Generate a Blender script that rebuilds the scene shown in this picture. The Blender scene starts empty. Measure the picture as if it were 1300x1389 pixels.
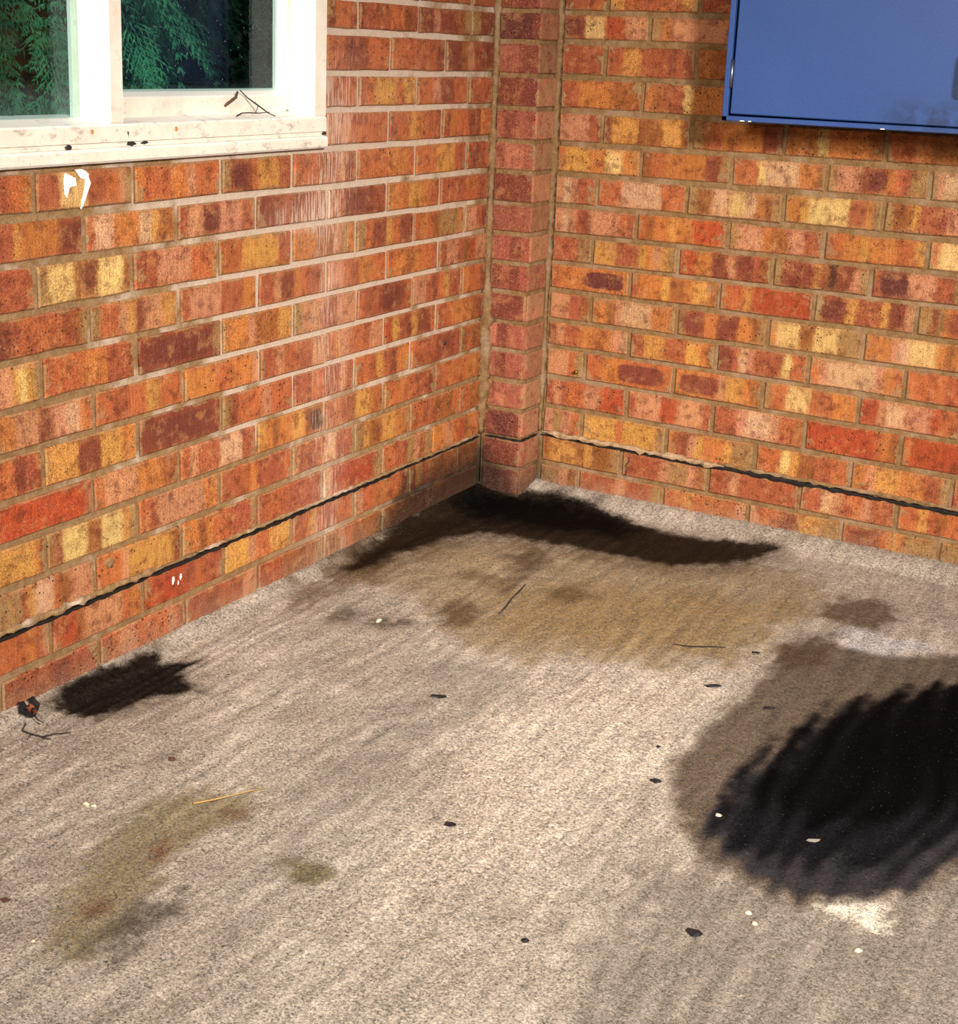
import bpy, math, random
import numpy as np
from mathutils import Matrix, Vector

random.seed(7)
SC = bpy.context.scene
COL = SC.collection

# ------------------------------------------------------------------ camera
cam_d = bpy.data.cameras.new('camera')
cam = bpy.data.objects.new('camera', cam_d)
COL.objects.link(cam)
cam.matrix_world = Matrix((
    (0.85876025, -0.15537666, 0.48825088, 1.70078),
    (0.51119147, 0.19501061, -0.83705086, -3.14982),
    (0.03484407, 0.96841569, 0.24689458, 1.10489),
    (0, 0, 0, 1)))
cam_d.sensor_fit = 'AUTO'
cam_d.sensor_width = 36.0
cam_d.lens = 49.496
cam_d.shift_x = 0.02253
cam_d.shift_y = -0.10104
cam_d.clip_start = 0.02
SC.camera = cam

# ------------------------------------------------------------------ sky, lamps, exposure
world = bpy.data.worlds.new('overcast_sky')
SC.world = world
world.use_nodes = True
bg = world.node_tree.nodes['Background']
bg.inputs['Color'].default_value = (0.72, 0.86, 1.0, 1)
bg.inputs['Strength'].default_value = 0.38


def area_lamp(name, loc, aim, size, power, color=(1, 1, 1), spread=180):
    d = bpy.data.lights.new(name, 'AREA')
    d.shape = 'RECTANGLE'
    d.size, d.size_y = size
    d.energy = power
    d.color = color
    d.spread = math.radians(spread)
    o = bpy.data.objects.new(name, d)
    COL.objects.link(o)
    o.location = loc
    o.rotation_euler = (Vector(aim) - Vector(loc)).to_track_quat('-Z', 'Y').to_euler()
    return o


area_lamp('studio_softbox', (2.95, -2.95, 2.04), (0.55, -0.75, 0.20), (0.45, 0.45), 62, (1.0, 0.97, 0.93), 66)
area_lamp('fill_umbrella', (0.75, -4.45, 1.98), (0.45, -0.9, 0.35), (0.55, 0.55), 20, (1.0, 0.97, 0.93), 70)

SC.view_settings.view_transform = 'Standard'
SC.view_settings.look = 'None'
SC.view_settings.exposure = -0.12
SC.view_settings.gamma = 1.0
SC.view_settings.use_curve_mapping = False

# ------------------------------------------------------------------ helpers
K = 1.5


def lin1(v):
    v /= 255.0
    return v / 12.92 if v <= 0.04045 else ((v + 0.055) / 1.055) ** 2.4


def C(r, g, b, k=K):
    return tuple(lin1(v) / k for v in (r, g, b))


def C4(r, g, b, k=K):
    return C(r, g, b, k) + (1.0,)


class NT:
    """small wrapper to write node trees compactly"""

    def __init__(self, name):
        self.m = bpy.data.materials.new(name)
        self.m.use_nodes = True
        self.t = self.m.node_tree
        self.bsdf = self.t.nodes['Principled BSDF']
        self.out = self.t.nodes['Material Output']

    def n(self, kind, **kw):
        nd = self.t.nodes.new(kind)
        for k, v in kw.items():
            setattr(nd, k, v)
        return nd

    def set(self, sock, v):
        if hasattr(v, 'is_output'):
            self.t.links.new(v, sock)
        elif v is not None:
            if sock.type == 'RGBA' and len(v) == 3:
                v = tuple(v) + (1.0,)
            sock.default_value = v

    def math(self, op, a, b=0.0, c=0.0, clamp=False):
        nd = self.n('ShaderNodeMath', operation=op, use_clamp=clamp)
        for i, v in enumerate((a, b, c)):
            self.set(nd.inputs[i], v)
        return nd.outputs[0]

    def mix(self, f, a, b, blend='MIX'):
        nd = self.n('ShaderNodeMix', data_type='RGBA', blend_type=blend)
        self.set(nd.inputs[0], f)
        self.set(nd.inputs[6], a)
        self.set(nd.inputs[7], b)
        return nd.outputs[2]

    def ss(self, x, a, b, lo=0.0, hi=1.0):
        nd = self.n('ShaderNodeMapRange', interpolation_type='SMOOTHSTEP')
        self.set(nd.inputs[0], x)
        self.set(nd.inputs[1], a)
        self.set(nd.inputs[2], b)
        nd.inputs[3].default_value = lo
        nd.inputs[4].default_value = hi
        return nd.outputs[0]

    def vmul(self, v, s):
        nd = self.n('ShaderNodeVectorMath', operation='MULTIPLY')
        self.set(nd.inputs[0], v)
        nd.inputs[1].default_value = s
        return nd.outputs[0]

    def noise(self, vec, scale, detail=2.0, rough=0.5):
        nd = self.n('ShaderNodeTexNoise')
        self.set(nd.inputs['Vector'], vec)
        nd.inputs['Scale'].default_value = scale
        nd.inputs['Detail'].default_value = detail
        nd.inputs['Roughness'].default_value = rough
        return nd.outputs[0]

    def voro(self, vec, scale):
        nd = self.n('ShaderNodeTexVoronoi')
        self.set(nd.inputs['Vector'], vec)
        nd.inputs['Scale'].default_value = scale
        return nd.outputs['Distance'], nd.outputs['Color']

    def pos(self):
        return self.n('ShaderNodeNewGeometry').outputs['Position']

    def sep(self, v):
        nd = self.n('ShaderNodeSeparateXYZ')
        self.set(nd.inputs[0], v)
        return nd.outputs

    def attr(self, name, obj=True):
        nd = self.n('ShaderNodeAttribute', attribute_type='OBJECT' if obj else 'GEOMETRY', attribute_name=name)
        return nd

    def bump(self, h, strength, dist, normal=None):
        nd = self.n('ShaderNodeBump')
        nd.inputs['Strength'].default_value = strength
        nd.inputs['Distance'].default_value = dist
        self.set(nd.inputs['Height'], h)
        if normal is not None:
            self.set(nd.inputs['Normal'], normal)
        return nd.outputs[0]

    def finish(self, color=None, rough=None, normal=None, metallic=None, spec=None):
        b = self.bsdf.inputs
        if color is not None:
            self.set(b['Base Color'], color)
        if rough is not None:
            self.set(b['Roughness'], rough)
        if normal is not None:
            self.set(b['Normal'], normal)
        if metallic is not None:
            b['Metallic'].default_value = metallic
        if spec is not None:
            self.set(b['Specular IOR Level'], spec)
        return self.m


def link(o, parent=None):
    COL.objects.link(o)
    if parent is not None:
        o.parent = parent
    return o


def mesh_obj(name, verts, faces, mat, parent=None, loc=None, smooth=False):
    me = bpy.data.meshes.new(name)
    me.from_pydata([tuple(v) for v in verts], [], faces)
    me.materials.append(mat)
    if smooth:
        me.polygons.foreach_set('use_smooth', [True] * len(me.polygons))
    me.update()
    o = bpy.data.objects.new(name, me)
    if loc is not None:
        o.location = loc
    return link(o, parent)


def empty(name, loc=(0, 0, 0), parent=None):
    o = bpy.data.objects.new(name, None)
    o.location = loc
    o.empty_display_size = 0.05
    return link(o, parent)


def tag(o, label, cat, group=None, kind=None):
    o['label'] = label
    o['category'] = cat
    if group:
        o['group'] = group
    if kind:
        o['kind'] = kind
    return o


class MB:
    """collects geometry for one mesh object"""

    def __init__(self):
        self.v, self.f = [], []

    def add(self, v, f):
        b = len(self.v)
        self.v += [tuple(p) for p in v]
        self.f += [tuple(i + b for i in q) for q in f]
        return self

    def box(self, a, b, bev=0.0):
        (x0, y0, z0), (x1, y1, z1) = a, b
        if bev <= 0:
            v = [(x, y, z) for x in (x0, x1) for y in (y0, y1) for z in (z0, z1)]
            f = [(0, 1, 3, 2), (4, 6, 7, 5), (0, 4, 5, 1), (2, 3, 7, 6), (0, 2, 6, 4), (1, 5, 7, 3)]
            return self.add(v, f)
        c = [(x0, x1), (y0, y1), (z0, z1)]
        vid, v, f = {}, [], []

        def vert(s, ax):
            key = (s, ax)
            if key not in vid:
                p = []
                for k in range(3):
                    val = c[k][s[k]]
                    if k != ax:
                        val += bev if s[k] == 0 else -bev
                    p.append(val)
                vid[key] = len(v)
                v.append(p)
            return vid[key]
        S = [(i, j, k) for i in (0, 1) for j in (0, 1) for k in (0, 1)]
        for ax in range(3):
            o1, o2 = [(1, 2), (2, 0), (0, 1)][ax]
            for side in (0, 1):
                q = []
                for a1, a2 in ((0, 0), (1, 0), (1, 1), (0, 1)):
                    s = [0, 0, 0]
                    s[ax] = side
                    s[o1] = a1
                    s[o2] = a2
                    q.append(vert(tuple(s), ax))
                f.append(tuple(q) if side else tuple(q[::-1]))
        for ax in range(3):
            o1, o2 = [(1, 2), (2, 0), (0, 1)][ax]
            for a1 in (0, 1):
                for a2 in (0, 1):
                    s0, s1 = [0, 0, 0], [0, 0, 0]
                    s1[ax] = 1
                    for s in (s0, s1):
                        s[o1] = a1
                        s[o2] = a2
                    s0, s1 = tuple(s0), tuple(s1)
                    q = (vert(s0, o1), vert(s1, o1), vert(s1, o2), vert(s0, o2))
                    f.append(q if a1 == a2 else q[::-1])
        for s in S:
            q = tuple(vert(s, ax) for ax in range(3))
            f.append(q if sum(s) % 2 else q[::-1])
        return self.add(v, f)

    def tube(self, pts, rad, n=6, cap=True):
        pts = [Vector(p) for p in pts]
        if not isinstance(rad, (list, tuple)):
            rad = [rad] * len(pts)
        v, f = [], []
        for i, p in enumerate(pts):
            t = (pts[min(i + 1, len(pts) - 1)] - pts[max(i - 1, 0)]).normalized()
            a = t.cross(Vector((0.13, 0.31, 0.94)))
            if a.length < 0.1:
                a = t.cross(Vector((1, 0, 0)))
            a.normalize()
            b = t.cross(a)
            for k in range(n):
                g = 2 * math.pi * k / n
                v.append(p + (a * math.cos(g) + b * math.sin(g)) * rad[i])
        for i in range(len(pts) - 1):
            for k in range(n):
                k2 = (k + 1) % n
                f.append((i * n + k, i * n + k2, (i + 1) * n + k2, (i + 1) * n + k))
        if cap:
            f.append(tuple(range(n))[::-1])
            f.append(tuple((len(pts) - 1) * n + k for k in range(n)))
        return self.add(v, f)

    def build(self, name, mat, parent=None, smooth=False, loc=None):
        return mesh_obj(name, self.v, self.f, mat, parent, loc, smooth)


def blob(cx, cy, cz, r, seed, flat=(1, 1, 1)):
    rnd = random.Random(seed)
    v, f = [], []
    n, m = 7, 5
    for j in range(m + 1):
        th = math.pi * j / m
        for i in range(n):
            g = 2 * math.pi * i / n
            q = r * rnd.uniform(.65, 1.25)
            v.append((cx + flat[0] * q * math.sin(th) * math.cos(g), cy + flat[1] * q * math.sin(th) * math.sin(g), cz + flat[2] * q * math.cos(th)))
    for j in range(m):
        for i in range(n):
            i2 = (i + 1) % n
            f.append((j * n + i, (j + 1) * n + i, (j + 1) * n + i2, j * n + i2))
    return v, f


def vn(x, y, seed=0):
    """smooth value noise in 0..1, numpy arrays"""
    xi = np.floor(x).astype(np.int64)
    yi = np.floor(y).astype(np.int64)
    fx, fy = x - xi, y - yi
    fx = fx * fx * (3 - 2 * fx)
    fy = fy * fy * (3 - 2 * fy)

    def h(a, b):
        n = (a * 374761393 + b * 668265263 + seed * 974634777) & 0xFFFFFFFF
        n = ((n ^ (n >> 13)) * 1274126177) & 0xFFFFFFFF
        return ((n ^ (n >> 16)) & 0xFFFF) / 65535.0
    a = h(xi, yi) * (1 - fx) + h(xi + 1, yi) * fx
    b = h(xi, yi + 1) * (1 - fx) + h(xi + 1, yi + 1) * fx
    return a * (1 - fy) + b * fy


def fbm(x, y, seed=0, o=4):
    s, a, t = 0, 1.0, 0
    for i in range(o):
        s = s + a * vn(x * 2 ** i, y * 2 ** i, seed + i * 17)
        t += a
        a *= 0.5
    return s / t


def sst(e0, e1, x):
    t = np.clip((x - e0) / (e1 - e0), 0, 1)
    return t * t * (3 - 2 * t)


# ------------------------------------------------------------------ materials
PAL = {
    'r': (176, 92, 62), 'R': (186, 78, 44), 'o': (208, 126, 66), 'O': (220, 156, 82), 'y': (240, 198, 132),
    'p': (212, 144, 110), 'P': (226, 176, 140), 'd': (138, 68, 50), 'D': (108, 54, 50), 'm': (198, 107, 64),
    'b': (160, 94, 48), 't': (170, 130, 84), 'k': (58, 36, 30), 'q': (176, 96, 76), 'Q': (138, 68, 54),
    'c': (206, 124, 98),
}
PALL = {k: C(v[0], v[1] * 0.985, v[2] * 0.90, k=K * 1.04) for k, v in PAL.items()}


def floor_streak_masks(N, y, z):
    """whitish lime run-off below the end of the sill on the left-hand wall (its own fixed place on the wall)"""
    g = N.math('MULTIPLY', N.math('ADD', y, 0.775), 1 / 0.10)
    col = N.math('POWER', 2.718, N.math('MULTIPLY', N.math('MULTIPLY', g, g), -1.0))
    g2 = N.math('MULTIPLY', N.math('ADD', y, 0.90), 1 / 0.12)
    z2 = N.math('MULTIPLY', N.math('ADD', z, -0.77), 1 / 0.05)
    col2 = N.math('POWER', 2.718, N.math('MULTIPLY', N.math('ADD', N.math('MULTIPLY', g2, g2), N.math('MULTIPLY', z2, z2)), -1.0))
    g3 = N.math('MULTIPLY', N.math('ADD', y, 0.60), 1 / 0.25)
    z3 = N.math('MULTIPLY', N.math('ADD', z, -1.02), 1 / 0.18)
    col3 = N.math('POWER', 2.718, N.math('MULTIPLY', N.math('ADD', N.math('MULTIPLY', g3, g3), N.math('MULTIPLY', z3, z3)), -1.0))
    s = N.math('ADD', N.math('ADD', col, col2), N.math('MULTIPLY', col3, 0.55))
    return N.math('MULTIPLY', s, N.ss(z, 1.25, 0.95))


def damp_mask(N, pos, x, y, z):
    """black damp rising from the wet corner"""
    d = N.math('MAXIMUM', N.math('MULTIPLY', N.math('ADD', y, 0.45), -1.0), N.math('ADD', x, -0.02))
    d = N.math('MAXIMUM', d, 0.0)
    h = N.math('ADD', z, N.math('MULTIPLY', d, 0.75))
    nz = N.noise(pos, 22, 4, 0.6)
    h = N.math('ADD', h, N.math('MULTIPLY', N.math('SUBTRACT', nz, 0.5), 0.11))
    return N.ss(h, 0.185, 0.055)


def brick_material(name, left=False, pier=False):
    N = NT(name)
    pos = N.pos()
    tc = N.n('ShaderNodeTexCoord')
    ox, oy, oz = N.sep(tc.outputs['Object'])
    wx, wy, wz = N.sep(pos)
    ta = N.sep(N.attr('ta').outputs['Vector'])
    tb = N.sep(N.attr('tb').outputs['Vector'])
    tcv = N.sep(N.attr('tc').outputs['Vector'])     # t7, half length, half height
    fx = N.sep(N.attr('fx').outputs['Vector'])      # smear, tone, grain seed
    cr = N.sep(N.attr('cr').outputs['Vector'])      # core u0, u1, strength
    hl, hh = tcv[1], tcv[2]
    u = N.math('ADD', N.math('DIVIDE', ox, N.math('MULTIPLY', hl, 2.0)), 0.5)
    seed = N.math('MULTIPLY', fx[2], 37.0)
    cv = N.n('ShaderNodeCombineXYZ')
    N.set(cv.inputs[0], N.math('ADD', ox, oy) if pier else ox)
    N.set(cv.inputs[1], seed)
    N.set(cv.inputs[2], oz)
    lp = cv.outputs[0]
    w1 = N.noise(lp, 28, 3, 0.6)
    w2 = N.noise(lp, 190, 2, 0.6)
    wob = N.math('ADD', N.math('MULTIPLY', N.math('SUBTRACT', w1, 0.5), 0.10), N.math('MULTIPLY', N.math('SUBTRACT', w2, 0.5), 0.035))
    uw = N.math('ADD', u, wob)
    col = N.attr('c0').outputs['Color']
    ths = [ta[0], ta[1], ta[2], tb[0], tb[1], tb[2], tcv[0]]
    sw = N.math('MULTIPLY_ADD', w1, 0.11, -0.02)
    sw = N.math('MAXIMUM', sw, 0.008)
    for i, t in enumerate(ths):
        f = N.ss(uw, N.math('SUBTRACT', t, sw), N.math('ADD', t, sw))
        col = N.mix(f, col, N.attr('c%d' % (i + 1)).outputs['Color'])
    # the stripes fade towards the top and bottom arris
    zz = N.math('ADD', N.math('DIVIDE', N.math('ABSOLUTE', oz), hh), N.math('MULTIPLY', N.math('SUBTRACT', w1, 0.5), 0.9))
    col = N.mix(N.ss(zz, 0.55, 1.1, 0.0, 0.6), col, N.attr('av').outputs['Color'])
    # burnt core (rounded patch) on some bricks
    uc = N.math('MULTIPLY', N.math('ADD', cr[0], cr[1]), 0.5)
    uh = N.math('MULTIPLY', N.math('SUBTRACT', cr[1], cr[0]), 0.5)
    du = N.math('DIVIDE', N.math('ABSOLUTE', N.math('SUBTRACT', uw, uc)), N.math('MAXIMUM', uh, 0.01))
    dz = N.math('DIVIDE', N.math('ABSOLUTE', oz), N.math('MULTIPLY', hh, 0.72))
    dd = N.math('ADD', N.math('POWER', du, 4.0), N.math('POWER', dz, 4.0))
    core = N.math('MULTIPLY', N.ss(dd, 1.25, 0.5), cr[2])
    col = N.mix(core, col, N.attr('cc').outputs['Color'])
    if pier:
        nx = N.sep(tc.outputs['Normal'])[0]
        col = N.mix(N.ss(nx, 0.3, 0.75), col, N.attr('sd').outputs['Color'])
    # mottling of the clay
    big = N.noise(lp, 45, 3, 0.65)
    col = N.mix(N.math('MULTIPLY', N.ss(big, 0.46, 0.70), 0.62), col, C(112, 48, 26))
    big2 = N.noise(N.vmul(lp, (1, 1.7, 1)), 38, 3, 0.6)
    col = N.mix(N.math('MULTIPLY', N.ss(big2, 0.50, 0.76), 0.42), col, C(226, 156, 96))
    # vertical drag marks of the wire cut
    drag = N.noise(N.vmul(lp, (260, 1, 22)), 1.0, 3, 0.6)
    grain = N.noise(lp, 420, 2, 0.7)
    v = N.math('ADD', N.math('MULTIPLY', N.math('SUBTRACT', grain, 0.5), 2.7), N.math('MULTIPLY', N.math('SUBTRACT', drag, 0.5), 0.8))
    v = N.math('MULTIPLY', N.math('ADD', v, 1.0), fx[1])
    col = N.mix(1.0, col, v, 'MULTIPLY')
    if pier:
        sand = N.noise(lp, 330, 1, 0.5)
        col = N.mix(N.math('MULTIPLY', N.ss(sand, 0.60, 0.68), 0.45), col, C(226, 150, 118))
    # soft mortar smears on the arrises
    ed = N.math('MINIMUM', N.math('SUBTRACT', hl, N.math('ABSOLUTE', ox)), N.math('SUBTRACT', hh, N.math('ABSOLUTE', oz)))
    ends = N.math('SUBTRACT', hl, N.math('ABSOLUTE', ox))
    sn = N.noise(lp, 33, 4, 0.65)
    lim = N.math('MULTIPLY', N.math('SUBTRACT', sn, 0.47), 0.075)
    smear = N.ss(N.math('SUBTRACT', lim, N.math('MULTIPLY', ends, 0.55)), -0.001, 0.0035)
    lim2 = N.math('MULTIPLY', N.math('SUBTRACT', w1, 0.44), 0.024)
    smear2 = N.ss(N.math('SUBTRACT', lim2, ed), -0.001, 0.0015)
    sm = N.math('MULTIPLY', N.math('MAXIMUM', N.math('MULTIPLY', smear, 0.85), N.math('MULTIPLY', smear2, 0.75)), fx[0])
    mort = N.mix(N.noise(lp, 150, 2), C(136, 100, 56), C(206, 166, 116))
    col = N.mix(sm, col, mort)
    # pin holes and burnt specks
    vd, vc = N.voro(lp, 135)
    vr = N.sep(vc)
    pit = N.math('MULTIPLY', N.ss(vd, N.math('MULTIPLY_ADD', N.math('POWER', vr[1], 3.0), 0.34, 0.10), 0.05), N.math('GREATER_THAN', vr[0], 0.72))
    col = N.mix(N.math('MULTIPLY', pit, 0.92), col, C(38, 22, 18))
    if left:
        sm_ = floor_streak_masks(N, wy, wz)
        cy = N.n('ShaderNodeCombineXYZ')
        N.set(cy.inputs[0], N.math('MULTIPLY', wy, 210.0))
        N.set(cy.inputs[1], N.math('MULTIPLY', wz, 15.0))
        st = N.noise(cy.outputs[0], 1.0, 3, 0.6)
        k = N.ss(N.math('ADD', st, N.math('MULTIPLY', sm_, 0.19)), 0.67, 0.80)
        k = N.math('MULTIPLY', N.math('MULTIPLY', k, sm_), 0.62, clamp=True)
        haze = N.math('MULTIPLY', N.math('MULTIPLY', sm_, N.noise(pos, 30, 3)), 0.20)
        col = N.mix(N.math('MAXIMUM', k, haze), col, C(232, 196, 170))
    dm = damp_mask(N, pos, wx, wy, wz)
    dm = N.math('MULTIPLY', dm, N.ss(grain, 0.72, 0.40, 0.70, 1.0))
    col = N.mix(N.math('MULTIPLY', dm, 0.93), col, C(30, 19, 12))
    # grime and pale cement splash on the lowest course
    spl = N.math('MULTIPLY', N.ss(N.math('ADD', wz, N.math('MULTIPLY', N.math('SUBTRACT', w1, 0.5), 0.10)), 0.075, 0.01), 0.55)
    spl = N.math('MULTIPLY', spl, N.math('SUBTRACT', 1.0, dm))
    col = N.mix(N.math('MULTIPLY', spl, N.ss(grain, 0.35, 0.6)), col, C(176, 140, 110))
    h = N.math('ADD', N.math('MULTIPLY', grain, 0.45), N.math('MULTIPLY', drag, 0.22))
    h = N.math('ADD', h, N.math('MULTIPLY', w1, 0.7))
    h = N.math('SUBTRACT', h, N.math('MULTIPLY', pit, 0.8))
    h = N.math('ADD', h, N.math('MULTIPLY', sm, 0.4))
    return N.finish(col, 0.86, N.bump(h, 0.9, 0.0034), spec=0.25)


def mortar_material(name, left=False, tone=(168, 128, 82), pale=(216, 184, 156)):
    N = NT(name)
    pos = N.pos()
    x, y, z = N.sep(pos)
    n1 = N.noise(pos, 9, 4, 0.6)
    n2 = N.noise(pos, 70, 3, 0.65)
    gr = N.noise(pos, 520, 2, 0.7)
    col = N.mix(N.ss(n2, 0.3, 0.7), C(tone[0] - 28, tone[1] - 27, tone[2] - 24), C(*tone))
    f = N.math('MULTIPLY', N.ss(n1, 0.46, 0.64), 0.75)
    if left:
        g = N.math('MULTIPLY', N.math('ADD', y, 0.72), 1 / 0.50)
        band = N.math('POWER', 2.718, N.math('MULTIPLY', N.math('MULTIPLY', g, g), -1.0))
        band = N.math('MULTIPLY', band, N.ss(z, 0.22, 0.62, 0.15, 1.0))
        f = N.ss(N.math('ADD', n1, N.math('MULTIPLY', band, 0.42)), 0.55, 0.74)
        f = N.math('MAXIMUM', f, N.math('MULTIPLY', floor_streak_masks(N, y, z), 0.45), clamp=True)
    else:
        f = N.math('MULTIPLY', f, 0.35)
    col = N.mix(f, col, C(*pale))
    v = N.math('ADD', N.math('MULTIPLY', N.math('SUBTRACT', gr, 0.5), 1.5), 1.0)
    col = N.mix(1.0, col, v, 'MULTIPLY')
    vd, vc = N.voro(pos, 90)
    vr = N.sep(vc)
    sp = N.math('MULTIPLY', N.ss(vd, N.math('MULTIPLY_ADD', vr[1], 0.24, 0.04), 0.02), N.math('GREATER_THAN', vr[0], 0.93))
    col = N.mix(N.math('MULTIPLY', sp, 0.85), col, C(40, 28, 22))
    dm = damp_mask(N, pos, x, y, z)
    col = N.mix(N.math('MULTIPLY', dm, 0.9), col, C(26, 18, 13))
    h = N.math('ADD', N.math('MULTIPLY', gr, 0.5), n2)
    return N.finish(col, 0.92, N.bump(h, 0.8, 0.003), spec=0.2)


def plain(name, rgb, rough=0.6, metallic=0.0, var=0.25, scale=40, bump=0.0, spec=0.5):
    N = NT(name)
    pos = N.pos()
    n = N.noise(pos, scale, 3, 0.6)
    v = N.math('ADD', N.math('MULTIPLY', N.math('SUBTRACT', n, 0.5), var * 2), 1.0)
    col = N.mix(1.0, C(*rgb), v, 'MULTIPLY')
    nm = N.bump(n, bump, 0.002) if bump else None
    return N.finish(col, rough, nm, metallic, spec)


def paint_material():
    """old cream-white gloss paint with grime and rust specks"""
    N = NT('cream_paint')
    pos = N.pos()
    nrm = N.n('ShaderNodeNewGeometry').outputs['Normal']
    x, y, z = N.sep(pos)
    n1 = N.noise(pos, 14, 4, 0.6)
    n2 = N.noise(pos, 60, 3, 0.7)
    gr = N.noise(pos, 300, 2, 0.6)
    col = N.mix(N.ss(n1, 0.35, 0.7), (0.70, 0.60, 0.475), (0.76, 0.68, 0.56))
    col = N.mix(N.math('MULTIPLY', N.ss(n2, 0.58, 0.74), 0.35), col, C(206, 160, 110, 1.2))
    # faces turned from the room coloured whiter, standing in for light on the reveals
    reveal_light = N.ss(N.sep(nrm)[0], 0.9, 0.5)
    col = N.mix(N.math('MULTIPLY', reveal_light, 0.8), col, (0.90, 0.86, 0.79))
    dirt = N.ss(N.noise(N.vmul(pos, (1, 1, 2)), 26, 5, 0.75), 0.53, 0.68)
    low = N.ss(z, 1.02, 0.95)
    col = N.mix(N.math('MULTIPLY', N.math('MULTIPLY', dirt, low), 0.55), col, C(150, 116, 84))
    vd, vc = N.voro(pos, 170)
    vr = N.sep(vc)
    sp = N.math('MULTIPLY', N.ss(vd, N.math('MULTIPLY_ADD', vr[1], 0.25, 0.05), 0.02), N.math('GREATER_THAN', vr[0], N.ss(z, 0.95, 1.1, 0.88, 0.965)))
    col = N.mix(N.math('MULTIPLY', sp, 0.8), col, C(74, 50, 36))
    v = N.math('ADD', N.math('MULTIPLY', N.math('SUBTRACT', gr, 0.5), 0.2), 1.0)
    col = N.mix(1.0, col, v, 'MULTIPLY')
    h = N.math('ADD', n2, N.math('MULTIPLY', gr, 0.4))
    return N.finish(col, 0.45, N.bump(h, 0.35, 0.0015), spec=0.4)


def glass_material():
    N = NT('window_glass')
    t = N.t
    pos = N.pos()
    x, y, z = N.sep(pos)
    lw = N.n('ShaderNodeLayerWeight')
    fres = N.math('MULTIPLY_ADD', N.math('POWER', lw.outputs['Facing'], 5.0), 0.9, 0.028)
    tr = N.n('ShaderNodeBsdfTransparent')
    tr.inputs[0].default_value = (0.86, 0.95, 0.93, 1)
    gl = N.n('ShaderNodeBsdfGlossy')
    gl.inputs['Roughness'].default_value = 0.015
    m1 = N.n('ShaderNodeMixShader')
    t.links.new(fres, m1.inputs[0])
    t.links.new(tr.outputs[0], m1.inputs[1])
    t.links.new(gl.outputs[0], m1.inputs[2])
    df = N.n('ShaderNodeBsdfDiffuse')
    df.inputs[0].default_value = (0.42, 0.55, 0.56, 1)
    dust = N.ss(N.noise(pos, 26, 4, 0.65), 0.48, 0.75)
    edge = N.ss(z, 1.035, 1.005)
    f = N.math('ADD', N.math('MULTIPLY', dust, 0.012), N.math('MULTIPLY', N.math('MULTIPLY', edge, N.noise(pos, 70, 3)), 0.05))
    vd, vc = N.voro(pos, 120)
    vr = N.sep(vc)
    sp = N.math('MULTIPLY', N.ss(vd, 0.16, 0.05), N.math('GREATER_THAN', vr[0], 0.93))
    f = N.math('ADD', f, N.math('MULTIPLY', sp, 0.5), clamp=True)
    m2 = N.n('ShaderNodeMixShader')
    N.set(m2.inputs[0], f)
    t.links.new(m1.outputs[0], m2.inputs[1])
    t.links.new(df.outputs[0], m2.inputs[2])
    t.links.new(m2.outputs[0], N.out.inputs['Surface'])
    return N.m


def blue_material():
    N = NT('blue_enamel')
    pos = N.pos()
    x, y, z = N.sep(pos)
    n1 = N.noise(pos, 7, 4, 0.6)
    gr = N.noise(pos, 380, 2, 0.6)
    col = N.mix(n1, C(53, 84, 148, 1.55), C(63, 96, 160, 1.55))
    g1 = N.math('MULTIPLY', N.math('ADD', x, -1.06), 1 / 0.10)
    g2 = N.math('MULTIPLY', N.math('ADD', z, -1.005), 1 / 0.032)
    sm = N.math('POWER', 2.718, N.math('MULTIPLY', N.math('ADD', N.math('MULTIPLY', g1, g1), N.math('MULTIPLY', g2, g2)), -1.0))
    sm = N.math('MULTIPLY', sm, N.ss(N.noise(pos, 30, 4, 0.7), 0.33, 0.62))
    col = N.mix(N.math('MULTIPLY', sm, 0.72), col, C(36, 42, 62))
    vd, vc = N.voro(pos, 90)
    vr = N.sep(vc)
    sp = N.math('MULTIPLY', N.ss(vd, N.math('MULTIPLY_ADD', vr[1], 0.09, 0.03), 0.01), N.math('GREATER_THAN', vr[0], 0.80))
    col = N.mix(N.math('MULTIPLY', sp, 0.7), col, C(30, 34, 50))
    v = N.math('ADD', N.math('MULTIPLY', N.math('SUBTRACT', gr, 0.5), 0.6), 1.0)
    col = N.mix(1.0, col, v, 'MULTIPLY')
    return N.finish(col, 0.42, N.bump(gr, 0.12, 0.0008), spec=0.35)


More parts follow.
